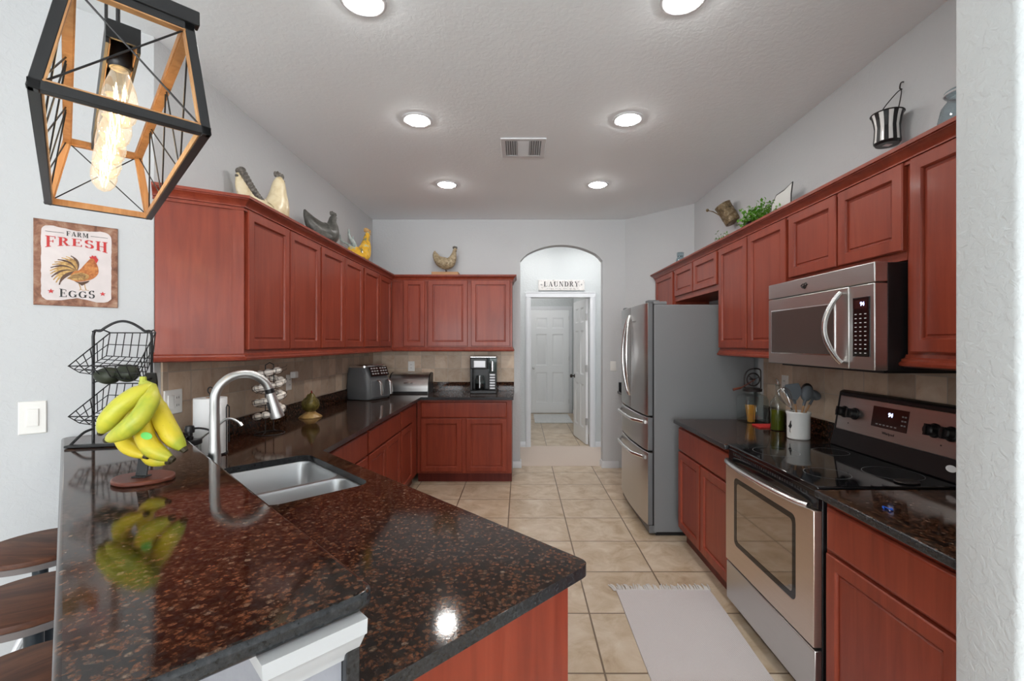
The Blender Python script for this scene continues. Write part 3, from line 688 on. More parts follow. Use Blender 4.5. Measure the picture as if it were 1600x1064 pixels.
t = thing('soap_dispenser', 'clear glass soap dispenser with black pump beside the bananas', 'soap dispenser', (-1.462, 2.012, ZK), 0)
MB().prism(rrect(-.033, .033, -.033, .033, .010, 4), 0, .115).build('jar', 'glass', t, bev=.004)
MB().prism(rrect(-.028, .028, -.028, .028, .008, 4), .004, .05).build('soap', 'paper', t)
MB().box(-.034, .034, -.034, .034, .115, .140).build('lid', 'black', t, bev=.004)
MB().lathe([(.002, .14), (.014, .14), (.014, .152), (.008, .156), (.008, .168), (.018, .170), (.020, .185), (.016, .200), (.002, .202)], seg=18).tube(smooth_path([(0, 0, .186), (.04, .0, .190), (.08, .0, .184), (.088, 0, .178)], 4), .0045, 8).build('pump', 'black', t)

t = thing('paper_towel_holder', 'black wire paper towel holder standing against the tiled wall', 'paper towel holder', (-1.580, 2.32, ZK), 0)
MB().lathe([(.002, 0), (.078, 0), (.078, .006), (.002, .008)], seg=32).build('base', 'black_metal', t)
MB().tube([(0, 0, .006), (0, 0, .31)], .005, 8).tube([(.013*math.cos(a), 0, .325+.016*math.sin(a)) for a in [2*PI*i/20 for i in range(20)]], .003, 6, closed=True).build('post', 'black_metal', t)
mb = MB().tube([(.088, -.01, .004), (.088, -.01, .12), (.088, -.01, .24), (.086, .0, .252), (.088, .012, .24), (.088, .012, .06)], .003, 6)
mb.tube([(.06, -.01, .004), (.088, -.01, .004)], .003, 6); mb.build('side_arm', 'black_metal', t)
t = thing('paper_towel_roll', 'white paper towel roll on its wire holder', 'paper towel', (-1.580, 2.32, ZK+.0085), 0)
MB().loft([[(r*math.cos(2*PI*j/40), r*math.sin(2*PI*j/40), z) for j in range(40)] for r, z in ((.020, 0), (.072, 0), (.073, .003), (.073, .276), (.072, .279), (.020, .279))], closed=True).build('roll', 'paper', t)
MB().loft([[(r*math.cos(2*PI*j/24), r*math.sin(2*PI*j/24), z) for j in range(24)] for r, z in ((.018, .001), (.0205, .001), (.0205, .280), (.018, .280))], closed=True).build('core', 'spoon_wood', t)

# egg rack: a helical wire track
t = thing('egg_rack', 'black spiral wire egg rack full of eggs', 'egg rack', (-1.565, 2.84, ZK), 0)
ER, EP, EZ = .072, .086, .10
turns = 3.55; a_0 = math.radians(200)
def hel(a, r, dz=0): return Vector((r*math.cos(a), r*math.sin(a), EZ+EP*(a-a_0)/(2*PI)+dz))
mb = MB()
NA = int(turns*28)
for r, dz_ in ((ER+.022, .0), (ER-.022, .0), (ER+.024, .022), (ER-.024, .022), (ER, -.016)):
    mb.tube([hel(a_0+2*PI*turns*i/NA, r, dz_) for i in range(NA+1)], .0012, 5)
for i in range(int(turns*9)):
    a = a_0+2*PI*turns*i/(turns*9)
    mb.tube([hel(a, ER-.024, .022), hel(a, ER-.022, 0), hel(a, ER, -.016), hel(a, ER+.022, 0), hel(a, ER+.024, .022)], .0014, 5)
mb.build('track', 'black_metal', t)
mb = MB()
for s in (1, -1): mb.tube([(0, s*.0465, .01), (0, s*.0465, .43)], .003, 6)
mb.tube([(0, .0465, .43), (0, 0, .445), (0, -.0465, .43)], .003, 6); mb.tube([(.085*math.cos(2*PI*i/24), .085*math.sin(2*PI*i/24), .004) for i in range(24)], .0035, 6, closed=True)
mb.tube([(0, .085, .004), (0, .0465, .02)], .003, 6).tube([(0, -.085, .004), (0, -.0465, .02)], .003, 6)
mb.build('stand', 'black_metal', t)
em = MB().loft([[(.0215*math.sin(t_)*(1-.12*math.cos(t_)) * math.cos(2*PI*j/14), .0215*math.sin(t_)*(1-.12*math.cos(t_))*math.sin(2*PI*j/14), -.028*math.cos(t_)) for j in range(14)] for t_ in [.03+(PI-.06)*i/10 for i in range(11)]])
egg0 = None
ne = int(turns*9.2)
for i in range(ne):
    a = a_0+.1+2*PI*(turns-.08)*i/ne
    p = hel(a, ER, .0075)+Vector((-1.565, 2.84, ZK))
    if egg0 is None:
        egg0 = o = em.build('egg', 'egg_white'); tag(o, 'pale egg lying in the black spiral wire rack', 'egg', 'eggs in the spiral wire rack')
    else: o = egg0.copy(); COL.objects.link(o)
    o.location = p; o.rotation_euler = (PI/2+random.uniform(-.1, .1), 0, a+random.uniform(-.25, .25))

# ------------------------------------------------------------ hens and roosters
def spine_loft(mb, secs, m=0, seg=16):
    """secs: (x, z, r_perp, r_y) along a spine in the xz plane"""
    P = [Vector((s_[0], 0, s_[1])) for s_ in secs]; rings = []
    for i, s_ in enumerate(secs):
        d = (P[min(i+1, len(P)-1)]-P[max(i-1, 0)]).normalized(); n = Vector((-d.z, 0, d.x))
        rings.append([P[i]+n*s_[2]*math.cos(2*PI*j/seg)+Vector((0, s_[3]*math.sin(2*PI*j/seg), 0)) for j in range(seg)])
    return mb.loft(rings, m)
def interp(secs, n=5):
    return [tuple(v) for v in [list(q) for q in cat(secs, n)]]
def cat(P, n):
    out = []
    for i in range(len(P)-1):
        a, b, c, d = P[max(i-1, 0)], P[i], P[i+1], P[min(i+2, len(P)-1)]
        for k in range(n):
            t = k/n; out.append(tuple(.5*(2*b[q]+(c[q]-a[q])*t+(2*a[q]-5*b[q]+4*c[q]-d[q])*t*t+(3*b[q]-a[q]-3*c[q]+d[q])*t**3) for q in range(4)))
    out.append(P[-1]); return out
def hen(name, label, cat_, loc, rz, s, body, tail, comb='comb', legs=None, secs=None, wing=None, beak='tan_glaze', base=None):
    t = thing(name, label, cat_, loc, rz)
    secs = secs or [(-.34, .56, .03, .03), (-.28, .46, .13, .10), (-.14, .36, .22, .17), (.03, .31, .27, .21), (.18, .36, .25, .20), (.27, .50, .18, .15), (.31, .64, .12, .11), (.335, .78, .085, .08), (.365, .87, .075, .07), (.39, .92, .045, .045)]
    def sc(q): return [tuple(v*s for v in x) for x in q]
    spine_loft(MB(), cat(sc(secs), 4)).build('body', body, t, ang=80)
    if tail:
        mb = MB()
        for k in range(5):
            y = (k-2)*.035; top = (-.56+.06*abs(k-2)+.02*k, .84-.05*abs(k-2))
            spine_loft(mb, cat(sc([(-.20, .42, .10, .02), (-.34, .52, .12, .022), (-.46, .68, .10, .02), (top[0], top[1], .02, .008)]), 3), seg=8)
            n8 = len(mb.v); 
            for i in range(n8-8*10, n8): mb.v[i].y += y*s
        mb.build('tail', tail, t, ang=80)
    mb = MB(); hx, hz = secs[-1][0], secs[-1][1]
    for k in range(4): mb.sphere(((hx-.085+.04*k)*s, 0, (hz+.045-.012*abs(k-1))*s), .034*s, seg=8, rings=6, sc=(1, .45, 1.5))
    mb.sphere(((hx+.025)*s, 0, (hz-.10)*s), .028*s, seg=8, rings=6, sc=(.8, .6, 1.5)); mb.build('comb', comb, t)
    MB().tube([((hx-.005)*s, 0, (hz-.025)*s), ((hx+.085)*s, 0, (hz-.05)*s)], [.028*s, .003*s], 8).build('beak', beak, t)
    if wing:
        for sg in (1, -1):
            mb = MB(); spine_loft(mb, cat(sc([(-.30, .44, .03, .01), (-.18, .40, .10, .03), (.0, .38, .13, .045), (.12, .42, .07, .03), (.16, .45, .02, .01)]), 3), seg=10)
            for v in mb.v: v.y += sg*.185*s
            mb.build('wing', wing, t, ang=80)
    if legs:
        for sg in (1, -1):
            mb = MB().tube([(.03*s, sg*.07*s, .10*s), (.03*s, sg*.07*s, .0)], .016*s, 8)
            for a in (-.5, 0, .5): mb.tube([(.03*s, sg*.07*s, .012*s), (.03*s+.10*s*math.cos(a), sg*.07*s+.10*s*math.sin(a), .008*s)], [.014*s, .006*s], 6)
            mb.build('leg', legs, t)
    if base: base(t, s)
    return t
ZT = 2.2005
def drop(secs, dz): return [(a, b-dz, c_, d) for a, b, c_, d in secs]
# big cream rooster
cs = [(-.20, .52, .05, .04), (-.16, .40, .16, .10), (-.05, .27, .22, .17), (.06, .24, .235, .20), (.15, .32, .24, .20), (.20, .48, .19, .165), (.215, .64, .14, .125), (.225, .78, .11, .10), (.235, .87, .08, .075), (.25, .93, .03, .03)]
t = hen('rooster_figurine', 'large cream ceramic rooster with grey tail on the left wall cabinets', 'figurine', (-1.60, 2.86, ZT), math.radians(58), .375, 'cream', None, 'grey_feather', secs=cs, wing=None)
mb = MB(); spine_loft(mb, cat([tuple(v*.375 for v in q) for q in [(-.10, .30, .17, .06), (-.25, .42, .16, .06), (-.36, .60, .13, .05), (-.42, .80, .05, .02)]], 4), seg=12); mb.build('tail', 'cream', t, ang=80)
mb = MB()
for i in range(12):
    u = i/11; x = -.08-.32*u; z = .44+.42*u**1.3
    for dy in (.03, -.03, 0): mb.sphere((x*.375, dy*.375, (z-.02)*.375), .060*.375, seg=8, rings=6, sc=(1.1, 1.1, .9))
    x = -.37-.09*u; z = .34+.44*u
    if i % 2 == 0: mb.sphere((x*.375, 0, z*.375), .032*.375, seg=8, rings=6, sc=(1.2, .8, .9))
mb.build('tail_feathers', 'grey_feather', t)
hs = [(-.44, .94, .02, .015), (-.39, .84, .08, .05), (-.29, .70, .15, .11), (-.14, .56, .22, .17), (.03, .48, .27, .22), (.17, .52, .26, .22), (.24, .66, .17, .15), (.25, .80, .10, .09), (.275, .90, .08, .075), (.30, .97, .04, .04)]
hen('hen_figurine', 'dark slate grey ceramic hen on the left wall cabinets', 'figurine', (-1.60, 3.68, ZT), math.radians(55), .345, 'slate', None, 'slate', secs=hs, wing='slate', beak='slate')
t = hen('rooster_figurine', 'amber and clear art glass rooster near the back corner', 'figurine', (-1.60, 4.50, ZT), math.radians(52), .44, 'yellow_glass', None, 'rooster_gold', secs=[(-.22, .50, .04, .03), (-.16, .42, .14, .10), (-.02, .33, .19, .15), (.10, .38, .19, .15), (.17, .52, .14, .12), (.20, .68, .09, .08), (.22, .82, .06, .055), (.25, .90, .03, .03)], base=lambda t, s: MB().lathe([(.002, 0), (.13*s, 0), (.12*s, .05*s), (.05*s, .10*s), (.05*s, .22*s), (.002, .24*s)], seg=18).build('base', 'black_gloss', t))
mb = MB()
for x1, z1, r in ((-.46, .74, .032), (-.24, .88, .06), (-.14, .74, .045)):
    mb.tube(smooth_path([(-.12*.44, 0, .42*.44), (x1*.55*.44, 0, (z1*.45+.2)*.44), (x1*.9*.44, 0, (z1*.8)*.44), (x1*.44, 0, z1*.44)], 5), [r*.44*(1.2-.9*i/15) for i in range(16)], 8)
mb.build('tail', 'clear_deco', t)
# small board and hen on the back run
tag(MB().box(-1.0, -.70, 5.12, 5.28, ZT, 2.283).build('wooden_box', 'spoon_wood', bev=.003), 'low wooden block under the hen on the back wall cabinets', 'block')
hen('hen_figurine', 'tan metal hen on thin legs above the back wall cabinets', 'figurine', (-.855, 5.20, 2.2835), math.radians(-5), .30, 'hen_tan', None, 'grey_feather', legs='dark_iron', wing='hen_tan', secs=[(-.42, .84, .02, .012), (-.40, .70, .10, .035), (-.32, .54, .15, .08), (-.18, .42, .21, .15), (.02, .35, .23, .19), (.18, .40, .21, .18), (.28, .54, .15, .14), (.33, .72, .09, .085), (.36, .86, .065, .06), (.39, .92, .035, .035)])
# hen pot on the counter
t = hen('hen_pot', 'olive and tan ceramic hen pot with flared base on the left counter', 'figurine', (-1.60, 3.47, ZK), math.radians(-55), .20, 'olive', None, 'comb', secs=[(-.36, .84, .05, .04), (-.31, .72, .14, .12), (-.18, .58, .24, .24), (.0, .50, .31, .33), (.14, .58, .28, .29), (.20, .72, .18, .18), (.22, .86, .11, .11), (.24, .95, .05, .05)])
mb = MB(); n = 48
rg = []
for r, z in ((.002, 0), (.40, 0), (.41, .02), (.36, .07), (.26, .14), (.17, .22), (.16, .30), (.002, .31)):
    rg.append([((r*(1+.05*math.cos(8*2*PI*j/n)*(r > .3)))*.20*math.cos(2*PI*j/n), (r*(1+.05*math.cos(8*2*PI*j/n)*(r > .3)))*.20*math.sin(2*PI*j/n), z*.20) for j in range(n)])
mb.loft(rg).build('base', 'tan_glaze', t)

# ------------------------------------------------------------ counter appliances
t = thing('air_fryer', 'dark grey air fryer with two silver basket handles in the corner', 'air fryer', (-1.555, 4.66, ZK), math.radians(68))
mb = MB(); rg = []
for ins, z in ((.02, 0), (.006, .006), (0, .03), (0, .14), (.006, .25), (.012, .305), (.02, .325), (.06, .338)):
    rg.append([(x, y, z) for x, y in rrect(-.175+ins, .175-ins, -.15+ins+(.05*max(0, z-.2)/.13), .15-ins, .045)])
mb.loft(rg).build('body', 'grey_plastic', t)
MB().loft([[(x, y, z) for x, y in rrect(-.157+i_, .157-i_, -.09+i_, .13-i_, .04)] for i_, z in ((0, .322), (0, .340), (.006, .346), (.02, .3465))]).build('lid_band', 'chrome', t)
mb = MB(); mt = Matrix.Translation((0, -.131, .285)) @ Matrix.Rotation(math.radians(-21), 4, 'X')
MB().box(-.135, .135, -.004, .004, -.055, .045).xf(mt).build('control_panel', 'black_gloss', t, bev=.004)
mb = MB()
for i in range(3):
    for j in range(2):
        for k_ in range(3): mb.box(-.115+k_*.038+(j*.13), -.090+k_*.038+(j*.13), -.0055, -.0035, -.035+i*.028, -.022+i*.028)
mb.xf(mt).build('buttons', 'mark', t)
for x in (-.075, .075):
    b = MB().box(x-.068, x+.068, -.158, -.145, .02, .20).build('basket', 'grey_plastic', t, bev=.008)
    MB().tube(smooth_path([(x, -.15, .175), (x, -.185, .19), (x, -.215, .17), (x, -.225, .11), (x, -.228, .05)], 5), .017, 12, flat=.55).build('handle', 'chrome', b)

t = thing('bread_box', 'stainless steel roll-top bread box against the back wall', 'bread box', (-1.255, 5.225, ZK), 0)
sec = [(.125, 0), (.125, .215)]+[(.06-.175*math.sin(a), .055+.17*math.cos(a)) for a in [math.radians(q) for q in range(0, 91, 8)]]+[(-.115, 0)]
def side_prism(x0, x1, sec, m=0):
    mb = MB(); mb.prism([(y, z) for y, z in sec], x0, x1, m); mb.xf(Matrix(((0, 0, 1, 0), (1, 0, 0, 0), (0, 1, 0, 0), (0, 0, 0, 1)))); return mb
side_prism(-.222, .222, sec).build('body', 'steel', t)
for s in (-1, 1): side_prism(s*.2225-.006, s*.2225+.006, [(y*1.03, z*1.02) for y, z in sec]).build('side_panel', 'black', t)
MB().box(-.215, .215, -.126, -.112, .0, .022).build('base_strip', 'black', t)
MB().tube([(-.05, -.124, .118), (-.045, -.138, .12), (.045, -.138, .12), (.05, -.124, .118)], .006, 8).build('handle', 'chrome', t)

t = thing('coffee_maker', 'black and chrome coffee maker on the back counter', 'coffee maker', (-.416, 5.21, ZK), 0)
MB().box(-.148, .148, -.115, .13, 0, .035).box(-.148, .06, .02, .13, .035, .40).box(-.148, -.120, -.11, .02, .035, .30).build('body', 'black', t, bev=.006)
MB().box(-.148, .048, -.115, .03, .275, .405).build('brew_head', 'black', t, bev=.010)
MB().box(-.145, .145, -.116, .128, .403, .415).build('top_trim', 'chrome', t, bev=.004)
MB().box(-.105, .025, -.119, -.113, .292, .368).build('display_panel', 'grey_metal', t, bev=.004)
MB().lathe([(.002, .036), (.052, .036), (.058, .06), (.058, .15), (.045, .185), (.040, .20), (.002, .2)], (-.04, -.045, 0), 24).build('carafe', 'glass', t)
MB().lathe([(.002, .037), (.05, .038), (.055, .06), (.055, .11), (.002, .112)], (-.04, -.045, 0), 24).build('coffee', 'black_gloss', t)
MB().bar((-.04, -.108, .06), (-.04, -.112, .20), .016, .010, (1, 0, 0)).box(-.048, -.032, -.112, -.07, .19, .20).build('carafe_handle', 'grey_metal', t, bev=.003)
MB().box(.058, .148, -.06, .125, .036, .402).build('water_tank', 'glass_blue', t, bev=.008)
MB().box(.056, .144, -.080, -.062, .036, .23).build('side_column', 'black', t, bev=.004)
mb = MB()
for i in range(6): mb.box(.072, .130, -.086, -.079, .048+i*.030, .066+i*.030)
mb.build('buttons', 'grey_metal', t, bev=.003)
mb = MB().tube([(.10, -.07, .25), (.10, -.07, .36)], .018, 14); mb.build('frother', 'chrome', t)

def plate(label, c, nrm, kind, w_=.075, h_=.118, name='wall_outlet', cat_='outlet'):
    """cover plate facing nrm (2D)"""
    rz = math.atan2(nrm[1], nrm[0])+PI/2
    t = thing(name, label, cat_, c, rz)
    slab_rings(MB(), -w_/2, w_/2, -h_/2, h_/2, [(0, 0), (0, -.003), (.003, -.006)]).build('cover_plate', 'plastic_white', t)
    n = {'outlet': [0], 'switch': [0], 'both': [-.023, .023]}[kind]
    for i, x in enumerate(n):
        if kind == 'switch' or (kind == 'both' and i == 0):
            slab_rings(MB(), x-.018, x+.018, -.036, .036, [(-.001, -.0055), (0, -.0062), (0, -.005), (.0012, -.011), (.004, -.012)]).build('rocker', 'plastic_white', t)
        else:
            mb = MB()
            for z in (-.019, .019): mb.xf(Matrix.Identity(4)); slab_rings(mb, x-.016, x+.016, z-.014, z+.014, [(0, -.005), (.001, -.008), (.004, -.0085)])
            q = mb.build('socket', 'plastic_white', t)
            mb = MB()
            for z in (-.019, .019):
                mb.box(x-.008, x-.0055, -.0092, -.008, z-.004, z+.006).box(x+.0055, x+.008, -.0092, -.008, z-.004, z+.006)
            mb.build('slots', 'mark_dark', q)
    return t
plate('white outlet on the tiled back wall above the bread box', (-1.29, YB-.011, 1.205), (0, -1), 'outlet')
plate('white switch and outlet plate on the tiled left wall behind the bananas', (XL+.011, 2.28, 1.185), (1, 0), 'both', .118, .122)
t = plate('white outlet on the tiled left wall beside the egg rack', (XL+.011, 3.42, 1.185), (1, 0), 'outlet')
tag(MB().box(XL+.021, XL+.060, 3.42, 3.475, 1.215, 1.265).build('plug_adapter', 'plastic_white', bev=.006), 'small white plug-in adapter on the outlet by the egg rack', 'adapter')
plate('white outlet on the right tiled wall above the green bottle', (XR-.011, 3.12, 1.200), (-1, 0), 'outlet')
n45 = Vector((S2, -S2))
def on_slant(px):                       # point on the slanted wall
    r = (px-CX)/F; D = 3.93/(1-r); return Vector((r*D, D))
q = on_slant(51); plate('large white rocker light switch under the rooster egg sign', (q.x+.0007, q.y-.0007, 1.170), n45, 'switch', .082, .136, 'light_switch', 'light switch')
plate('white light switch on the back wall beside the archway', (1.102, YB-.0005, 1.207), (0, -1), 'switch', .07, .115, 'light_switch', 'light switch')

# ------------------------------------------------------------ lettering
TK, TN = .20, .06
def strip2(mb, pts, ws, z=.001, m=0):
    n = len(pts); P = [Vector(p) for p in pts]; W_ = ws if isinstance(ws, list) else [ws]*n; l = []; r = []
    for i in range(n):
        d = (P[min(i+1, n-1)]-P[max(i-1, 0)]).normalized(); nn = Vector((-d.y, d.x)); l.append(P[i]+nn*W_[i]/2); r.append(P[i]-nn*W_[i]/2)
    for i in range(n-1): poly2(mb, [r[i], r[i+1], l[i+1], l[i]], z, m)
def poly2(mb, p, z=.001, m=0):
    if sum(p[i][0]*p[(i+1) % len(p)][1]-p[(i+1) % len(p)][0]*p[i][1] for i in range(len(p))) < 0: p = list(reversed(p))
    mb.prism([(q[0], q[1]) for q in p], 0, z, m)
def stem(mb, x, y0=0, y1=1, w_=TK, s0=True, s1=True):
    poly2(mb, rect(x-w_/2, x+w_/2, y0, y1))
    for y, s in ((y0, s0), (y1-TN, s1)):
        if s: poly2(mb, rect(x-w_/2-.09, x+w_/2+.09, y, y+TN), .0012)
def ell(mb, cx, cy, rx, ry, a0, a1, wk=TK, wn=TN, n=18):
    pts = []; ws = []
    for i in range(n+1):
        a = math.radians(a0+(a1-a0)*i/n); pts.append((cx+rx*math.cos(a), cy+ry*math.sin(a))); ws.append(wn+(wk-wn)*abs(math.cos(a))**1.3)
    strip2(mb, pts, ws)
def glyph(ch):
    mb = MB(); w_ = .75
    if ch in 'FE':
        stem(mb, .20); poly2(mb, rect(.2, .68, .94, 1)); poly2(mb, rect(.2, .52, .48, .54)); poly2(mb, rect(.63, .69, .76, 1)); poly2(mb, rect(.49, .55, .38, .64)); w_ = .74
        if ch == 'E': poly2(mb, rect(.2, .72, 0, .06)); poly2(mb, rect(.66, .73, 0, .26)); w_ = .80
    elif ch == 'R': stem(mb, .20); ell(mb, .36, .75, .22, .22, -90, 90); poly2(mb, rect(.2, .36, .94, 1)); poly2(mb, rect(.2, .40, .50, .56)); poly2(mb, [(.34, .52), (.52, .52), (.78, .0), (.58, .0)]); poly2(mb, rect(.60, .86, 0, TN)); w_ = .86
    elif ch == 'S':
        ell(mb, .36, .74, .22, .23, 20, 270); ell(mb, .36, .27, .24, .24, 90, -160); poly2(mb, rect(.55, .60, .72, .98)); poly2(mb, rect(.09, .14, .03, .30)); w_ = .72
    elif ch == 'H': stem(mb, .20); stem(mb, .70); poly2(mb, rect(.2, .7, .47, .53)); w_ = .92
    elif ch == 'A':
        poly2(mb, [(.42, 1), (.50, 1), (.18, 0), (.11, 0)]); poly2(mb, [(.40, 1), (.52, 1), (.84, 0), (.62, 0)]); poly2(mb, rect(.22, .68, .28, .34)); poly2(mb, rect(.02, .28, 0, TN)); poly2(mb, rect(.54, .93, 0, TN)); w_ = .92
    elif ch == 'M':
        stem(mb, .16, w_=.08); stem(mb, .88); poly2(mb, [(.12, 1), (.30, 1), (.58, .1), (.48, .1)]); poly2(mb, [(.86, 1), (.78, 1), (.50, .1), (.56, .1)]); w_ = 1.08
    elif ch == 'G': ell(mb, .44, .5, .33, .46, 48, 330); stem(mb, .72, 0.06, .46, s0=False); poly2(mb, rect(.70, .76, .66, .95)); w_ = .92
    elif ch == 'L': stem(mb, .20); poly2(mb, rect(.2, .70, 0, .06)); poly2(mb, rect(.64, .71, 0, .30)); w_ = .76
    elif ch == 'U': stem(mb, .20, .3, 1, s0=False); stem(mb, .72, .3, 1, w_=.08, s0=False); ell(mb, .46, .30, .26, .28, 180, 360, .16, .08); w_ = .90
    elif ch == 'N': stem(mb, .16, w_=.08); stem(mb, .76, w_=.08); poly2(mb, [(.12, 1), (.34, 1), (.80, 0), (.66, 0)]); w_ = .92
    elif ch == 'D': stem(mb, .20); ell(mb, .32, .5, .42, .47, -90, 90); poly2(mb, rect(.2, .34, 0, .06)); poly2(mb, rect(.2, .34, .94, 1)); w_ = .86
    elif ch == 'Y':
        stem(mb, .44, 0, .5, s1=False); poly2(mb, [(.06, 1), (.28, 1), (.54, .45), (.36, .45)]); poly2(mb, [(.76, 1), (.84, 1), (.52, .45), (.46, .45)]); poly2(mb, rect(.0, .36, 1-TN, 1)); poly2(mb, rect(.64, .94, 1-TN, 1)); w_ = .92
    return mb, w_
def word(txt, width, height, gap=.1, warp=None):
    out = MB(); x = 0; gs = []
    for ch in txt:
        g, w_ = glyph(ch); gs.append((g, x)); x += w_+gap
    tot = x-gap
    for g, ox in gs:
        vs = []
        for v in g.v:
            X = (v.x+ox)/tot; Y = v.y
            if warp: Y = warp(X, Y)
            vs.append(((X-.5)*width, Y*height, v.z))
        o = len(out.v); out.v += [Vector(v) for v in vs]; out.f += [tuple(i+o for i in f) for f in g.f]; out.mi += g.mi
    return out
UP = Matrix(((1, 0, 0, 0), (0, 0, -1, 0), (0, 1, 0, 0), (0, 0, 0, 1)))      # flat xy drawing -> stands upright facing -y
def upright(mb, x, z, y): return mb.xf(Matrix.Translation((x, y, z)) @ UP)

# farm fresh eggs sign
q = on_slant(118); q2 = (on_slant(52)+on_slant(184))/2
SW, SH = .264, .362
t = thing('rooster_egg_sign', 'square tin wall sign with rooster reading FARM FRESH EGGS', 'sign', (q2.x+.0015, q2.y-.0015, 1.640), math.atan2(n45.y, n45.x)+PI/2)
slab_rings(MB(), -SW/2, SW/2, 0, SH, [(0, 0), (0, -.003), (.002, -.005)]).build('border', 'sign_rust', t)
fp = []
base = rrect(-SW/2+.022, SW/2-.022, .022, SH-.024, .025, 6)
for i in range(len(base)):
    a, b = Vector(base[i]), Vector(base[(i+1) % len(base)]); n_ = max(1, int((b-a).length/.012))
    for k in range(n_):
        p = a+(b-a)*k/n_
        if p.y > SH-.04: p.y -= .010*max(0, 1-abs(p.x+.0)/.07)
        if p.y < .04: p.y += .014*max(0, 1-abs(p.x)/.06)
        fp.append((p.x+random.uniform(-.001, .001), p.y+random.uniform(-.001, .001)))
mb = MB(); mb.prism(fp, 0, .0006); upright(mb, 0, 0, -.0052).build('face', 'sign_face', t)
yy = -.0059
upright(word('FARM', .070, .020, .12), 0, .303, yy).build('lettering', 'mark_dark', t)
mb = MB(); poly2(mb, rect(-.098, -.042, .312, .3135)); poly2(mb, rect(.042, .098, .312, .3135)); upright(mb, 0, 0, yy).build('rule_lines', 'mark_dark', t)
upright(word('FRESH', .196, .050, .09, lambda X, Y: Y*(1-.36*math.sin(PI*X))+.36*math.sin(PI*X)), 0, .244, yy).build('lettering', 'red_print', t)
upright(word('EGGS', .112, .036, .10, lambda X, Y: Y*(1-.22*math.sin(PI*X))), 0, .038, yy).build('lettering', 'mark_dark', t)
mb = MB()
for sx in (-.081, .081):
    poly2(mb, [(sx+(.011 if i % 2 == 0 else .0045)*math.sin(2*PI*i/10), .060+(.011 if i % 2 == 0 else .0045)*math.cos(2*PI*i/10)) for i in range(10)])
upright(mb, 0, 0, yy).build('stars', 'red_print', t)
def blob(pts, n=6): return [(p.x, p.y) for p in smooth_path([(x, y, 0) for x, y in pts]+[(pts[0][0], pts[0][1], 0)], n)[:-1]]
mb = MB()     # tail feathers
for i in range(13):
    a = math.radians(100+i*10.5); r = .088-.0012*i; c0 = Vector((-.002, .150)); e_ = c0+Vector((r*math.cos(a)*.98, r*math.sin(a)*.92-.012)); mid = c0+Vector((r*.62*math.cos(a-.45), r*.62*math.sin(a-.45)))
    P_ = [tuple((1-u)**2*c0+2*u*(1-u)*mid+u*u*e_) for u in [k/8 for k in range(9)]]
    strip2(mb, P_, [.004+.009*math.sin(PI*min(1, k/8+.12)) for k in range(9)], .0004+.00003*i, 0 if i % 3 else 1)
upright(mb, -.004, 0, yy).build('rooster_tail_print', ['rooster_gold', 'rooster_dark'], t)
mb = MB(); poly2(mb, blob([(-.030, .118), (-.012, .150), (.006, .160), (.022, .185), (.038, .210), (.052, .222), (.062, .215), (.060, .198), (.066, .175), (.066, .150), (.052, .128), (.030, .115), (.0, .108)]), .0010)
upright(mb, 0, 0, yy).build('rooster_body_print', 'rooster_red', t)
mb = MB(); poly2(mb, blob([(-.034, .118), (-.010, .142), (.016, .148), (.036, .138), (.030, .122), (.006, .113)]), .0013)
for i in range(5): strip2(mb, [(-.03+i*.004, .120+i*.004), (.0+i*.004, .124+i*.004), (.025, .132+i*.003)], .0012, .0016, 1)
upright(mb, 0, 0, yy).build('rooster_wing_print', ['rooster_gold', 'rooster_dark'], t)
mb = MB(); poly2(mb, blob([(-.010, .110), (.010, .107), (.036, .115), (.034, .108), (.022, .098), (.014, .092), (.006, .098)]), .0011)
upright(mb, 0, 0, yy).build('rooster_belly_print', 'rooster_dark', t)
mb = MB(); strip2(mb, [(.004, .100), (.009, .084), (.010, .073)], .0028); strip2(mb, [(.022, .100), (.024, .084), (.027, .073)], .0028)
for x in (.010, .027): strip2(mb, [(x-.006, .071), (x, .074), (x+.010, .071)], .002)
upright(mb, 0, 0, yy).build('rooster_feet_print', 'rooster_gold', t)
mb = MB(); poly2(mb, blob([(.040, .214), (.038, .222), (.044, .222), (.046, .229), (.052, .225), (.058, .228), (.061, .220), (.066, .212), (.064, .204), (.060, .196), (.056, .204), (.050, .214)], 3), .0015)
upright(mb, 0, 0, yy).build('rooster_comb_print', 'red_print', t)

t = thing('laundry_sign', 'weathered white board sign reading LAUNDRY above the doorway', 'sign', (.583, Y2-.001, 2.208), 0)
LW, LH = .655, .150
slab_rings(MB(), -LW/2, LW/2, .02, LH+.02, [(0, 0), (0, -.016), (.004, -.018)]).build('board', 'white_wash', t)
upright(word('LAUNDRY', .50, .070, .16), .0, .074, -.0185).build('lettering', 'mark_dark', t)
mb = MB()
for i, x in enumerate((-.20, -.175, -.15, -.08, -.06, -.03, .03, .055, .075, .12, .14, .17)): poly2(mb, rect(x-.007, x+.007, .042, .050))
for x in (-.285, .285): poly2(mb, [(x-.014, .10), (x, .114), (x+.014, .10), (x, .086)])
upright(mb, 0, 0, -.0185).build('small_print', 'mark', t)
mb = MB()
for x in (-.315, .315):
    for z in (.035, .155): mb.sphere((x, -.018, z), .004, seg=8, rings=5)
mb.build('nails', 'dark_iron', t)

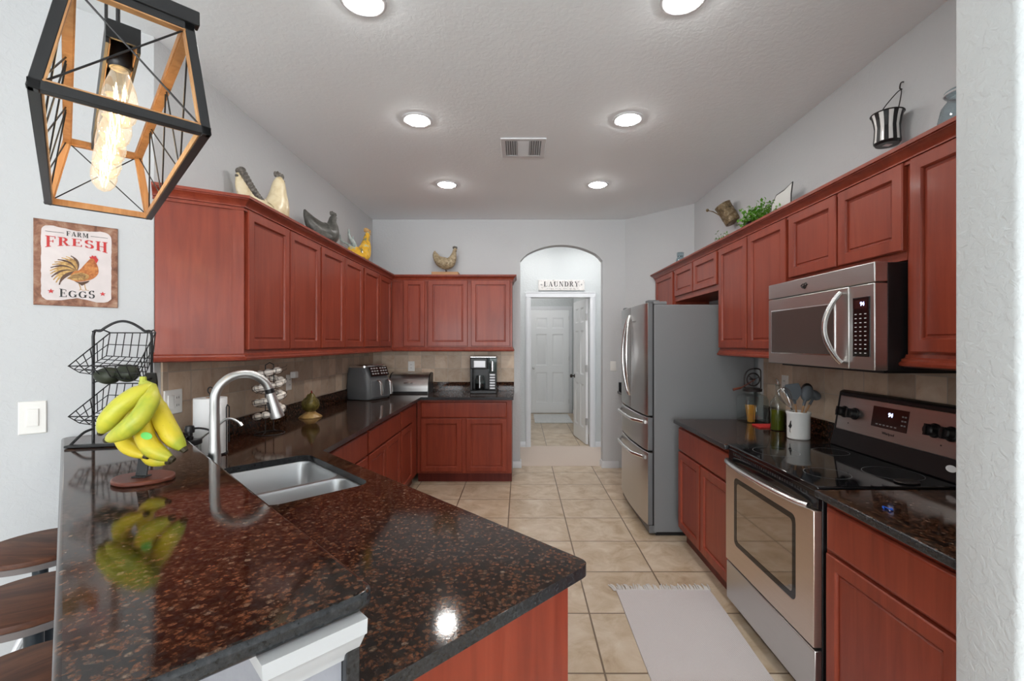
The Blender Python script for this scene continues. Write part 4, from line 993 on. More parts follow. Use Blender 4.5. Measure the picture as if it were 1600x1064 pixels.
# ------------------------------------------------------------ refrigerator
FY1, FY0 = 4.39, 3.484; FW = FY1-FY0
t = thing('refrigerator', 'stainless french-door refrigerator with grey side', 'refrigerator', (1.024, FY1, 0), RR)
MB().box(0, FW, 0, .77, .03, 1.775).box(.0, FW, -.0, .10, 1.775, 1.80).build('cabinet', 'fridge_side', t, bev=.006)
MB().box(.02, FW-.02, .02, .70, 0, .03).build('foot_rail', 'black', t)
def curved(x0, x1, z0, z1, yb=-.008, yf=-.052, bulge=.024, n=12):
    mb = MB(); rg = []
    for i in range(n+1):
        x = x0+(x1-x0)*i/n; y = yf-bulge*(1-(2*x/FW-1)**2)
        e_ = .006 if i in (0, n) else 0; x_ = x; y += e_
        rg.append([(x_, yb, z0), (x_, y, z0), (x_, y, z1), (x_, yb, z1)])
    mb.loft(rg); mb.mi[-1] = mb.mi[-2] = 1; return mb
dL = curved(.003, FW/2-.003, .922, 1.79).build('door', ['steel', 'grey_plastic'], t, bev=.005); dR_ = curved(FW/2+.003, FW-.003, .922, 1.79).build('door', ['steel', 'grey_plastic'], t, bev=.005)
w1 = curved(.003, FW-.003, .655, .908).build('drawer', ['steel', 'grey_plastic'], t, bev=.005); w2 = curved(.003, FW-.003, .085, .640).build('drawer', ['steel', 'grey_plastic'], t, bev=.005)
MB().box(.01, FW-.01, -.035, .02, .02, .08).build('toe_grille', 'grey_plastic', t)
MB().box(.004, FW-.004, -.012, .002, .08, 1.78).build('gasket', 'black', t)
for s, d in ((-1, dL), (1, dR_)):
    P_ = [Vector((FW/2+s*(.018+.052*math.sin(PI*u)), -.078-.045*math.sin(PI*u)**.7, 1.035+.68*u)) for u in [i/20 for i in range(21)]]
    MB().tube(P_, .012, 12, flat=.8).build('handle', 'chrome', d)
for z, d in ((.865, w1), (.592, w2)):
    P_ = [Vector((.06+(FW-.12)*u, -.062-.024*(1-(2*u-1)**2)-.040*min(1, 6*min(u, 1-u)), z)) for u in [i/20 for i in range(21)]]
    MB().tube(P_, .014, 12).build('handle', 'chrome', d)
for x in (.03, FW-.10): MB().box(x, x+.07, -.04, .05, 1.792, 1.812).build('hinge_cover', 'grey_plastic', t, bev=.005)
font('Whirlpool', .022, 'mark', 'logo', dR_, Matrix.Translation((.60, -.0785, 1.66)) @ Matrix.Rotation(math.radians(5), 4, 'Z') @ UP)

# ------------------------------------------------------------ range
RY1 = 2.531; RW = .764
t = thing('electric_range', 'stainless electric range with black glass cooktop', 'stove', (1.175, RY1, 0), RR)
MB().box(.003, RW-.003, .0, .62, .06, .898).build('body', 'black', t, bev=.003)
MB().box(.0, RW, -.022, .585, .898, .922).build('cooktop', 'black_gloss', t, bev=.006)
MB().box(.004, RW-.004, -.018, .02, .83, .898).build('vent_band', 'black_gloss', t, bev=.003)
mb = MB()
for i in range(34): mb.box(.06+i*.019, .073+i*.019, -.0195, -.0175, .872, .884)
mb.build('vent_slots', 'black', t)
# door with window
dm = MB(); dw = rrect(.10, RW-.121, .405, .765, .03, 5)
dm.prism([rect(.004, RW-.004, .292, .826), list(reversed(dw))], 0, .034); dm.xf(Matrix(((1, 0, 0, 0), (0, 0, -1, 0), (0, 1, 0, 0), (0, 0, 0, 1))))
od = dm.build('oven_door', 'steel_warm', t, bev=.003)
MB().prism(dw, 0, .004).xf(Matrix(((1, 0, 0, 0), (0, 0, -1, -.028), (0, 1, 0, 0), (0, 0, 0, 1)))).build('window', 'oven_glass', od)
mb = MB().prism([rrect(.10, RW-.121, .405, .765, .03, 5), list(reversed(rrect(.125, RW-.146, .430, .740, .02, 5)))], 0, .0008); mb.xf(Matrix(((1, 0, 0, 0), (0, 0, -1, -.0322), (0, 1, 0, 0), (0, 0, 0, 1)))); mb.build('window_border', 'black_gloss', od)
P_ = [Vector((.03+(RW-.06)*u, -.036-.042*math.sin(PI*u)**.55, .838-.012*0)) for u in [i/24 for i in range(25)]]
MB().tube(P_, .017, 12, flat=.75).build('handle', 'chrome', od)
MB().box(.004, RW-.004, -.030, 0, .075, .280).build('storage_drawer', 'steel', t, bev=.004)
MB().box(.02, RW-.02, .03, .60, 0, .07).build('base_plinth', 'black', t)
# backguard, leaning back slightly
bg = side_prism(.0, RW, [(.545, .922), (.565, 1.0), (.600, 1.215), (.625, 1.225), (.632, .922)]); bg.build('backguard', 'black', t, bev=.006)
lean = math.atan2(.035, .215)
BM = Matrix.Translation((0, .567, 1.012)) @ Matrix.Rotation(-lean, 4, 'X')
cp_ = MB().box(.025, RW-.022, -.006, .002, 0, .185).xf(BM).build('control_panel', 'steel', t, bev=.004)
part_label(cp_, 'brushed steel control panel')
MB().box(.265, .475, -.0075, -.0055, .058, .158).xf(BM).build('display_window', 'panel_maroon', cp_, bev=.002)
font('94', .026, 'display', 'display_digits', cp_, BM @ Matrix.Translation((.375, -.0080, .125)) @ UP, bold=.001)
mb = MB()
for i in range(6): mb.box(.295+i*.022, .307+i*.022, -.0085, -.0074, .070, .075)
for i in range(3):
    for j in range(2): mb.box(.44+j*.015, .45+j*.015, -.0085, -.0074, .085+i*.02, .092+i*.02)
mb.xf(BM).build('button_marks', 'mark', cp_)
font('Whirlpool', .017, 'mark_dark', 'logo', cp_, BM @ Matrix.Translation((.375, -.0065, .035)) @ UP)
for x in (.075, .150, RW-.155, RW-.080):
    mb = MB().lathe([(.002, 0), (.031, 0), (.031, .006), (.026, .010), (.024, .034), (.020, .038), (.002, .039)], seg=24)
    mb.box(-.005, .005, -.024, .024, .036, .047)
    mb.xf(BM @ Matrix.Translation((x, -.006, .098)) @ Matrix.Rotation(PI/2, 4, 'X')); mb.build('knob', 'black', t)
mb = MB()
for x in (.112, RW-.118): mb.box(x-.003, x+.003, -.0072, -.0058, .040, .046)
mb.xf(BM).build('knob_marks', 'mark_dark', cp_)
mb = MB()
for x, y, r in ((.19, .14, .105), (.58, .14, .085), (.19, .42, .08), (.58, .42, .105)):
    mb = MB()
    for rr_ in (r,): mb.loft([[(x+q_*math.cos(2*PI*j/48), y+q_*math.sin(2*PI*j/48), z) for j in range(48)] for q_, z in ((rr_, .9221), (rr_+.0015, .9224), (rr_+.003, .9221))], cap=False)
    mb.build('burner_ring', 'grey_plastic', t)
MB().lathe([(.002, 0), (.014, 0), (.014, .0006), (.002, .0007)], seg=24, sx=1.7).xf(Matrix.Translation((.705, .5545, .975)) @ Matrix.Rotation(PI/2-.25, 4, 'X')).build('sticker', 'paper', t)
tag(MB().lathe([(.002, 0), (.038, 0), (.046, .004), (.044, .007), (.036, .003), (.002, .002)], (1.545, 1.818, .9225), 28, sx=1.0, sy=.8).build('spoon_rest', 'dark_iron'), 'small dark oval dish at the near rear corner of the cooktop', 'dish')

# ------------------------------------------------------------ microwave
t = thing('microwave_oven', 'stainless microwave mounted above the electric range', 'microwave', (1.378, 2.527, 0), RR)
MW = .757; z0, z1 = 1.372, 1.798
MB().box(.003, MW-.003, .053, .44, z0, z1-.002).build('housing', 'black', t, bev=.003)
MB().box(0, MW, 0, .053, 1.719, z1).build('top_trim', 'steel', t, bev=.004)
dr_ = MB().box(0, .617, 0, .053, z0, 1.716).build('door', 'steel', t, bev=.004)
MB().box(.622, MW, 0, .053, z0, 1.716).build('control_side', 'steel', t, bev=.004)
slab_rings(MB(), .035, .535, 1.425, 1.655, [(0, .002), (0, -.003), (.004, -.004)]).build('window_frame', 'chrome', dr_)
slab_rings(MB(), .040, .530, 1.430, 1.650, [(0, .002), (0, -.0045), (.004, -.005)]).build('window', 'micro_glass', dr_)
P_ = [Vector((.585-.035*math.sin(PI*u), -.010-.048*math.sin(PI*u)**.8, 1.395+.30*u)) for u in [i/20 for i in range(21)]]
MB().tube(P_, .014, 12, flat=.8).build('handle', 'chrome', dr_)
cp_ = slab_rings(MB(), .645, .735, 1.425, 1.665, [(0, .002), (0, -.003), (.003, -.004)]).build('control_panel', 'black_gloss', t)
MB().box(.655, .725, -.0050, -.0038, 1.620, 1.655).build('display_window', 'panel_maroon', cp_)
font('94', .022, 'display', 'display_digits', cp_, Matrix.Translation((.70, -.0056, 1.637)) @ UP, bold=.0005)
mb = MB()
for i in range(10):
    for j in range(3): mb.box(.658+j*.026, .668+j*.026, -.0050, -.0038, 1.438+i*.0175, 1.441+i*.0175)
mb.build('button_marks', 'mark_white', cp_)
lg = MB().tube([(.31+.012*math.cos(a), -.001, 1.758+.010*math.sin(a)) for a in [2*PI*i/20 for i in range(20)]], .0022, 6, closed=True)
lg.tube([(.325+.011*math.cos(a), -.001, 1.758+.013*math.sin(a+.5)) for a in [2*PI*i/20 for i in range(20)]], .0020, 6, closed=True).tube([(.290, -.001, 1.762), (.306, -.001, 1.754), (.345, -.001, 1.762)], .002, 6)
lg.build('badge', 'black', t)
MB().box(.03, MW-.03, .06, .42, z0-.012, z0).build('bottom_grille', 'black', t)

# ------------------------------------------------------------ things on the right counter
t = thing('butter_churn', 'square glass jar churn with dark iron crank, holding dry pasta', 'jar', (1.668, 3.27, ZK), math.radians(0))
rg = []
for r_, z, k in ((.078, 0, .02), (.082, .008, .02), (.082, .16, .02), (.074, .19, .03), (.05, .205, .045), (.048, .222, .045)):
    rg.append([(x, y, z) for x, y in rrect(-r_, r_, -r_, r_, min(k, r_*.98), 5)])
MB().loft(rg).build('glass_jar', 'glass', t)
MB().lathe([(.002, .220), (.062, .220), (.064, .236), (.058, .244), (.002, .245)], seg=28).build('lid', 'dark_iron', t)
mb = MB().tube(smooth_path([(-.055, 0, .24), (-.055, 0, .33), (-.02, 0, .375), (.05, 0, .378), (.06, 0, .33), (.06, 0, .24)], 6), .005, 8)
mb.tube([(.0+.045*math.cos(2*PI*i/28), -.012, .305+.045*math.sin(2*PI*i/28)) for i in range(28)], .005, 8, closed=True)
for i in range(3):
    a = 2*PI*i/3+.4; mb.tube([(0, -.012, .305), (.045*math.cos(a), -.012, .305+.045*math.sin(a))], .003, 6)
mb.tube([(0, -.03, .305), (0, .03, .305)], .006, 8); mb.build('gear_frame', 'dark_iron', t)
mb = MB().tube([(.0, -.03, .305), (-.06, -.035, .27), (-.105, -.035, .245)], .004, 8).tube([(-.10, -.035, .248), (-.155, -.035, .235)], [.008, .010], 10); mb.build('crank_handle', 'stand_wood', t)
mb = MB(); random.seed(3)
for i in range(38):
    a = random.uniform(0, 6.28); r_ = random.uniform(0, .024); lx, ly = random.uniform(-.035, .015), random.uniform(-.02, .02)
    mb.tube([(-.022+r_*math.cos(a), r_*math.sin(a)-.02, .004), (-.022+r_*math.cos(a)*1.3+lx*.5, r_*math.sin(a)*1.3-.02+ly*.5, .125)], .0022, 5)
mb.build('pasta', 'pasta', t)
mb = MB(); 
for i in range(9):
    for j in range(9): pass
P_ = []
tag(MB().loft([[(1.665+x*sx, 3.085+y*sy, z) for x, y in rrect(-.07, .07, -.055, .055, .012, 3)] for sx, sy, z in ((1, 1, ZK+.0005), (1.02, 1.02, ZK+.005), (1, 1, ZK+.010), (.9, .9, ZK+.011))]).build('red_pot_holder', 'red_cloth'), 'small flat red cloth pot holder before the glass churn', 'pot holder')
t = thing('oil_bottle', 'tall clear bottle of green olive oil beside the crock', 'bottle', (1.672, 2.955, ZK), 0)
MB().lathe([(.002, 0), (.042, 0), (.045, .006), (.045, .165), (.042, .185), (.022, .215), (.014, .235), (.013, .29), (.016, .292), (.016, .300), (.010, .302)], seg=28).build('glass_body', 'glass', t)
MB().lathe([(.002, .004), (.040, .005), (.042, .012), (.042, .135), (.002, .136)], seg=24).build('oil', 'oil', t)
MB().tube([(0, 0, .300), (0, 0, .318), (-.012, 0, .335)], [.009, .006, .004], 10).build('pourer', 'chrome', t)
cr_loc = Vector((1.650, 2.70, ZK))
t = thing('utensil_crock', 'white ceramic utensil crock with dark bird mark', 'crock', cr_loc, 0)
MB().loft([[(r_*math.cos(2*PI*j/36), r_*math.sin(2*PI*j/36), z) for j in range(36)] for r_, z in ((.002, 0), (.055, 0), (.060, .005), (.061, .14), (.065, .148), (.066, .158), (.063, .162), (.057, .160), (.055, .145), (.055, .012), (.002, .010))]).build('crock_body', 'ceramic', t)
mb = MB(); MT = Matrix.Rotation(math.radians(-74), 4, 'Z') @ Matrix.Translation((0, -.0618, .075)) @ UP
poly2(mb, blob([(-.012, .0), (-.004, .012), (.002, .030), (.008, .034), (.007, .018), (.012, .006), (.004, -.010), (-.004, -.008)], 4)); strip2(mb, [(0, -.008), (-.002, -.03), (.004, -.034)], .003)
mb.xf(MT).build('bird_mark', 'mark_dark', t)
def utensil(name, label, off, top, head, hm, handle='spoon_wood'):
    """off: foot inside the crock, top: where the head starts (both relative to the crock foot)"""
    t = thing(name, label, 'utensil', cr_loc+Vector((0, 0, .0)), 0, 'utensils in the white crock')
    p, q = Vector(off), Vector(top); MB().tube([p, q], .0055, 8).build('handle', handle, t)
    d = (q-p).normalized(); x = d.cross(Vector((-.3, -1, 0)).normalized()).normalized(); y = x.cross(d)
    mt = Matrix(((x.x, y.x, d.x, q.x), (x.y, y.y, d.y, q.y), (x.z, y.z, d.z, q.z), (0, 0, 0, 1)))
    head(MB()).xf(mt).build('head', hm, t); return t
def h_spatula(mb): 
    mb.tube([(0, 0, -.02), (0, 0, .01)], [.008, .011], 8)
    P_ = [(-.012, 0), (.012, 0), (.042, .035), (.043, .075), (.035, .10), (-.035, .10), (-.043, .075), (-.042, .035)]
    s = len(mb.v); mb.prism(P_, -.004, .004); mb.xf(Matrix(((1, 0, 0, 0), (0, 0, 1, 0), (0, 1, 0, 0), (0, 0, 0, 1))), s); return mb
def h_spoon(mb):
    mb.tube([(0, 0, -.02), (0, 0, .02)], [.008, .010], 8); mb.sphere((0, 0, .055), .045, seg=16, rings=10, sc=(.75, .35, 1.05)); return mb
def h_ladle(mb):
    mb.tube([(0, 0, -.02), (0, 0, .03)], .008, 8); mb.sphere((0, -.02, .05), .042, seg=16, rings=10, sc=(1.0, .75, .7)); return mb
def h_whisk(mb):
    for k in range(6):
        a = PI*k/6
        mb.tube([(.036*math.sin(PI*u)**.8*math.cos(a)*(1 if 1 else 0), .036*math.sin(PI*u)**.8*math.sin(a), .13*math.sin(PI*u/2)*1.0) for u in [i/10 for i in range(11)]], .0012, 5)
        mb.tube([(-.036*math.sin(PI*u)**.8*math.cos(a), -.036*math.sin(PI*u)**.8*math.sin(a), .13*math.sin(PI*u/2)) for u in [i/10 for i in range(11)]], .0012, 5)
    return mb
utensil('kitchen_turner', 'grey silicone turner with wide flat head standing left in the crock', (.015, .01, .03), (-.02, .005, .225), h_spatula, 'grey_silicone')
utensil('mixing_spoon', 'grey silicone spoon standing in the middle of the crock', (-.02, -.01, .03), (.030, -.01, .215), h_spoon, 'grey_silicone')
utensil('soup_ladle', 'grey silicone ladle leaning right out of the crock', (-.025, .0, .03), (.085, .015, .215), h_ladle, 'grey_silicone')
utensil('wire_whisk', 'thin wire whisk leaning left out of the crock', (.03, -.01, .03), (-.055, -.02, .185), h_whisk, 'chrome', 'chrome')
utensil('wooden_spoon', 'wooden-handled slotted spoon behind the grey spoon', (.01, .02, .03), (.06, .035, .225), h_spoon, 'dark_iron')
tag(MB().tube(smooth_path([(1.235, 1.545, ZK+.003), (1.243, 1.56, ZK+.006), (1.252, 1.55, ZK+.003), (1.245, 1.538, ZK+.006), (1.256, 1.535, ZK+.003), (1.262, 1.548, ZK+.004)], 4), .0025, 6).build('blue_twist_tie', 'blue'), 'tiny blue twisted tie on the right foreground counter', 'twist tie')

# ------------------------------------------------------------ above the right cabinets
t = thing('striped_bucket', 'small black and white striped bucket hanging from a wall hook', 'bucket', (1.750, 2.17, 2.425), 0); t.scale = (.88, .88, .88)
rg = lambda f: [[(r_*(1 if f else .96)*math.cos(2*PI*j/32), r_*(1 if f else .96)*math.sin(2*PI*j/32), z) for j in range(32)] for r_, z in ((.002, .002), (.052, .0), (.060, .012), (.058, .05), (.056, .09), (.062, .13), (.072, .165))]
MB().loft(rg(1), cap=False).build('shell', 'ceramic', t)
mb = MB(); pr = [(.0605, .010), (.0610, .02), (.0587, .05), (.0567, .09), (.0627, .13), (.0725, .165)]
for k in range(10):
    a = 2*PI*k/10+.2; w_ = .16
    for i in range(len(pr)-1):
        (r0, zz0), (r1_, zz1) = pr[i], pr[i+1]
        mb.add([((r+.0006)*math.cos(a+s), (r+.0006)*math.sin(a+s), z) for r, z, s in ((r0, zz0, -w_), (r0, zz0, w_), (r1_, zz1, w_), (r1_, zz1, -w_))], [(0, 1, 2, 3)])
mb.lathe([(.002, -.001), (.053, -.001), (.061, .012), (.0608, .013), (.002, .001)], seg=32)
mb.build('stripes', 'black', t)
MB().tube([(.0735*math.cos(2*PI*i/36), .0735*math.sin(2*PI*i/36), .166) for i in range(36)], .0032, 6, closed=True).build('rim', 'black_metal', t)
MB().tube(smooth_path([(0, .073, .162), (.02, .055, .22), (.055, .02, .28), (.068, .0, .296), (.06, -.02, .28), (.025, -.055, .22), (0, -.073, .162)], 5), .0026, 6).build('handle', 'black_metal', t)
MB().box(-.018, .018, -.014, .014, -.0022, -.0008).build('price_label', 'paper', t)
tag(MB().tube(smooth_path([(XR+.01, 2.17, 2.725), (XR-.012, 2.17, 2.722), (XR-.018, 2.17, 2.695), (XR-.008, 2.17, 2.69)], 4), .003, 6).build('wall_hook', 'dark_iron'), 'small dark hook in the right wall holding the striped bucket', 'hook')
t = thing('glass_jar', 'round bluish glass jar beside the white wall end, on the right cabinets', 'jar', (1.70, 1.745, ZT), 0)
MB().lathe([(.002, 0), (.05, 0), (.062, .02), (.074, .08), (.076, .14), (.066, .19), (.048, .215), (.046, .225), (.056, .235), (.056, .250), (.050, .254)], seg=32).build('jar_body', 'glass_blue', t)
MB().tube([(.055*math.cos(2*PI*i/30), .055*math.sin(2*PI*i/30), .240) for i in range(30)], .004, 6, closed=True).build('wire', 'grey_metal', t)
t = thing('glass_jar', 'small glass canning jar on the far end of the right cabinets', 'jar', (1.66, 4.72, ZT), 0)
MB().lathe([(.002, 0), (.042, 0), (.045, .01), (.045, .14), (.032, .17), (.031, .18)], seg=24).build('jar_body', 'glass_blue', t)
MB().lathe([(.002, .18), (.035, .18), (.036, .215), (.033, .218), (.002, .218)], seg=24).build('lid', 'glass_blue', t)
t = thing('tin_scoop', 'rusty tin cup with wire handle hanging tilted on the right wall', 'cup', (1.762, 3.86, 2.575), 0); t.scale = (1.1, 1.1, 1.1)
MX = Matrix.Rotation(math.radians(-25), 4, 'Y') @ Matrix.Rotation(math.radians(-14), 4, 'X')
MB().loft([[(r_*math.cos(2*PI*j/28), r_*math.sin(2*PI*j/28), z) for j in range(28)] for r_, z in ((.002, -.078), (.05, -.08), (.058, -.075), (.058, -.03), (.060, -.028), (.058, -.026), (.058, .03), (.060, .032), (.058, .034), (.060, .08), (.062, .082), (.056, .080), (.054, -.07), (.002, -.074))]).xf(MX).build('cup', 'rust_tin', t)
MB().tube([(-.05, -.0, -.02), (-.11, .01, .02), (-.15, .01, .03)], .004, 8).sphere((-.155, .01, .031), .012, seg=8, rings=6).build('handle', 'rust_tin', t)
# plant and enamel tray
t = thing('enamel_tray', 'white enamel panel with dark curved rim leaning behind the plant', 'tray', (1.72, 3.06, ZT), 0); t.scale = (.85, .85, .87)
P0 = [(-.15, 0), (.17, .0), (.14, .16), (.145, .28), (.165, .36), (.06, .335), (-.05, .33), (-.115, .27), (-.14, .15)]
mb = MB(); mb.prism([(p[0], p[1]) for p in P0], 0, .006); mb.xf(Matrix(((0, 0, 1, .03), (-1, 0, 0, 0), (0, 1, 0, 0), (0, 0, 0, 1)))); mb.build('panel', 'ceramic', t)
MB().tube([(.033, -p[0], p[1]) for p in P0], .005, 6, closed=True).build('rim', 'black_metal', t)
t = thing('potted_greenery', 'bright green leafy artificial plant on the right cabinets', 'plant', (1.63, 3.13, ZT), 0); t.scale = (1.1, 1.1, 1.05)
MB().lathe([(.002, 0), (.05, 0), (.065, .10), (.068, .105), (.060, .106), (.055, .09), (.002, .09)], seg=24).build('pot', 'dark_iron', t)
mb = MB(); st = MB(); random.seed(11)
for i in range(75):
    a = random.uniform(0, 2*PI); e_ = random.uniform(.1, 1.3); L_ = random.uniform(.08, .17)
    tip = Vector((.75*L_*math.cos(a)*math.cos(e_)*1.0, L_*math.sin(a)*math.cos(e_)*1.25, .09+L_*math.sin(e_)*.95)); b0_ = Vector((.02*math.cos(a), .02*math.sin(a), .08))
    st.tube([b0_, (b0_+tip)/2+Vector((0, 0, .01)), tip], .0012, 4)
    for k in range(7):
        c_ = b0_+(tip-b0_)*(.35+.65*k/6)+Vector([random.uniform(-.010, .010) for _ in range(3)])
        d = Vector([random.uniform(-1, 1) for _ in range(3)]).normalized(); u_ = d.cross(Vector((0, 0, 1))).normalized(); sz = random.uniform(.010, .017)
        nrm_ = u_.cross(d)*.003
        mb.add([c_-d*sz, c_+u_*sz*.55+nrm_, c_+d*sz, c_-u_*sz*.55+nrm_, c_], [(0, 1, 4), (1, 2, 4), (2, 3, 4), (3, 0, 4)])
mb.build('leaves', 'leaf', t); st.build('stems', 'leaf', t)
t = thing('trailing_greenery', 'low tuft of pale green leaves left of the leafy plant', 'plant', (1.56, 3.52, ZT+.02), 0)
mb = MB()
for i in range(130):
    c_ = Vector((random.uniform(-.05, .05), random.uniform(-.11, .09), random.uniform(0, .125))); c_.z *= 1-.5*abs(c_.y)/.1
    d = Vector([random.uniform(-1, 1) for _ in range(3)]).normalized(); u_ = d.cross(Vector((0, 0, 1))).normalized(); sz = random.uniform(.009, .014); nrm_ = u_.cross(d)*.003
    mb.add([c_-d*sz, c_+u_*sz*.5+nrm_, c_+d*sz, c_-u_*sz*.5+nrm_, c_], [(0, 1, 4), (1, 2, 4), (2, 3, 4), (3, 0, 4)])
mb.build('leaves', 'leaf', t)

# ------------------------------------------------------------ on the bar: wire stand, avocados, bananas
ZB = 1.0745
pl = Vector((-1.722, 1.835, ZB)); prr = Vector((-1.535, 1.895, ZB))
t = thing('wire_basket_stand', 'two-tier black wire fruit basket stand at the wall end of the bar', 'basket stand', pl, 0)
def wpt(px, py, D): return at(px, py, D)-pl
mb = MB()
top = .455
a_, b_ = Vector((0, 0, 0)), prr-pl
arch = [a_+Vector((0, 0, .0))]+[a_+Vector((0, 0, z)) for z in (.1, .2, .3, .41, top-.02)]
arch += [a_+(b_-a_)*u+Vector((0, 0, top+.040*math.sin(PI*min(1, max(0, (u-.12)/.76))))) for u in (.03, .12, .2, .35, .5, .65, .8, .88, .97)]
arch += [b_+Vector((0, 0, z)) for z in (top-.02, .41, .3, .2, .1, 0)]
mb.tube(smooth_path(arch, 4), .0052, 8)
f_ = Vector((-.03, -.08, 0)); 
for p in (a_, b_):
    mb.tube(smooth_path([p+Vector((0, 0, .06)), p+f_*.35+Vector((0, 0, .05)), p+f_*.7+Vector((0, 0, .022)), p+f_*.85+Vector((0, 0, .008))], 5), .005, 8)
mb.build('frame', 'black_metal', t)
MB().bar(Vector((-.030, -.080, .006)), Vector((.20, -.028, .006)), .030, .010).build('foot_bar', 'black_metal', t, bev=.003)
def basket(dz_):
    # rim: back edge high, front edge low and left
    rim = [wpt(107, 572+dz_, 1.72), wpt(215, 571+dz_, 1.74), wpt(243, 520+dz_, 1.84), wpt(172, 520+dz_, 1.86)]
    bot = [wpt(124, 582+dz_, 1.79), wpt(222, 596+dz_, 1.80), wpt(238, 560+dz_, 1.86), wpt(166, 556+dz_, 1.88)]
    def bl(Q, u, v): return (Q[0]*(1-u)+Q[1]*u)*(1-v)+(Q[3]*(1-u)+Q[2]*u)*v
    mb = MB(); r = .0018
    def grid(fn, nu, nv):
        for i in range(nu+1): mb.tube([fn(i/nu, j/8) for j in range(9)], r, 5)
        for j in range(nv+1): mb.tube([fn(i/8, j/nv) for i in range(9)], r, 5)
    grid(lambda u, v: bl(bot, u, v), 7, 5)
    for a, b in ((0, 1), (1, 2), (2, 3), (3, 0)):
        grid(lambda u, v, a=a, b=b: (rim[a]*(1-u)+rim[b]*u)*(1-v)+(bot[a]*(1-u)+bot[b]*u)*v, 6, 2)
    mb.tube(rim, .0028, 6, closed=True)
    o = mb.build('basket', 'black_metal', t)
    mb = MB()
    for p, q_ in ((rim[3], a_+Vector((0, 0, rim[3].z))), (rim[2], b_+Vector((0, 0, rim[2].z)))): mb.tube(smooth_path([p, (p+q_)/2+Vector((0, 0, .012)), q_+Vector((.0, -.006, .004))], 4), .003, 6)
    mb.build('hanger', 'black_metal', o); return bot
bt = basket(0); basket(79)
for (px, py, D, rz, lab, s) in ((167, 587, 1.815, .15, 'dark avocado lying left in the upper wire basket', .034), (197, 583, 1.835, -.25, 'dark avocado lying right in the upper wire basket', .036)):
    o = MB().loft([[(s*1.35*-math.cos(q_), s*math.sin(q_)*(1-.18*math.cos(q_))*math.cos(2*PI*j/18), s*math.sin(q_)*(1-.18*math.cos(q_))*math.sin(2*PI*j/18)) for j in range(18)] for q_ in [.03+(PI-.06)*i/12 for i in range(13)]]).build('avocado', 'avocado')
    o.location = at(px, py, D); o.rotation_euler.z = rz; tag(o, lab, 'avocado')

bs = Vector((-1.113, 1.345, ZB))
t = thing('banana_stand', 'wooden-footed banana stand with flat black metal hook post', 'banana hanger', bs, 0)
P0 = []
for i in range(48):
    a = 2*PI*i/48; r_ = .084*(1-.06*abs(math.sin(2*a))**.4); P0.append((r_*math.cos(a), r_*math.sin(a)*.86))
MB().prism(P0, 0, .013).build('base', 'stand_wood', t, bev=.004)
pp = smooth_path([(0, -.01, .012), (0, .0, .06), (.0, .012, .14), (.004, .02, .22), (.012, .016, .28), (.020, .0, .318)], 6)
mb = MB(); rg = [[p+Vector((sx*.0165, sy*.0028, 0)) for sx, sy in ((-1, -1), (1, -1), (1, 1), (-1, 1))] for p in pp]; mb.loft(rg); mb.box(-.020, .020, -.022, .006, .012, .017); mb.build('post', 'black_metal', t, bev=.002)
MB().tube(smooth_path([(.018, .004, .30), (.017, -.018, .292), (.018, -.030, .285), (.018, -.034, .297)], 4), .0035, 8).build('hook', 'black_metal', t)
# bunch
hk = Vector((.020, -.030, .290))
t = thing('banana_bunch', 'bunch of yellow-green bananas hanging on the black stand', 'bananas', bs+hk, 0)
def bn(pts, R, skin='banana'):
    P = smooth_path([Vector(p) for p in pts], 6); n = len(P); rr_ = []
    for i in range(n):
        u = i/(n-1)
        rr_.append(R*(.34+.66*min(1, u/.30)**1.2) if u < .30 else R*(1 if u < .72 else (1-.72*((u-.72)/.28)**1.8)))
    mb = MB(); s0 = len(mb.v); mb.tube(P, rr_, 10)
    for i in range(s0, len(mb.v)):
        j = (i-s0) % 10; c_ = P[(i-s0)//10]; mb.v[i] = c_+(mb.v[i]-c_)*(1.04 if j % 2 == 0 else .985)
    o = mb.build('banana', skin, t, ang=75)
    d = (P[-1]-P[-2]).normalized(); MB().tube([P[-1]-d*.003, P[-1]+d*.008], [R*.40, R*.30], 8).build('tip', 'banana_tip', o)
    return o
def bp_(px, py, D): return at(px, py, D)-(bs+hk)
bn([bp_(238, 601, 1.31), bp_(222, 612, 1.29), bp_(192, 632, 1.26), bp_(170, 656, 1.25), bp_(158, 675, 1.26)], .0245, 'banana_pale')
bn([bp_(240, 603, 1.31), bp_(236, 622, 1.27), bp_(220, 650, 1.24), bp_(196, 672, 1.23), bp_(168, 687, 1.245)], .0245, 'banana_pale')
bn([bp_(239, 605, 1.33), bp_(243, 632, 1.32), bp_(254, 655, 1.31), bp_(268, 680, 1.30), bp_(287, 702, 1.30)], .0265)
bn([bp_(238, 605, 1.325), bp_(226, 645, 1.30), bp_(224, 672, 1.28), bp_(238, 700, 1.27), bp_(268, 717, 1.27)], .0245)
bn([bp_(237, 605, 1.345), bp_(212, 640, 1.35), bp_(190, 672, 1.33), bp_(200, 698, 1.31), bp_(228, 713, 1.30)], .021)
bn([bp_(239, 605, 1.35), bp_(236, 650, 1.36), bp_(226, 690, 1.35), bp_(238, 716, 1.335), bp_(262, 722, 1.33)], .021)
bn([bp_(237, 603, 1.335), bp_(218, 628, 1.345), bp_(200, 650, 1.35), bp_(188, 672, 1.35), bp_(184, 688, 1.35)], .020)
MB().tube([Vector((.0, .004, .018)), Vector((.0, .002, .0)), bp_(239, 606, 1.32)], [.008, .012, .013], 10).build('stem', 'banana_green', t)
c_ = bp_(229, 681, 1.2475)
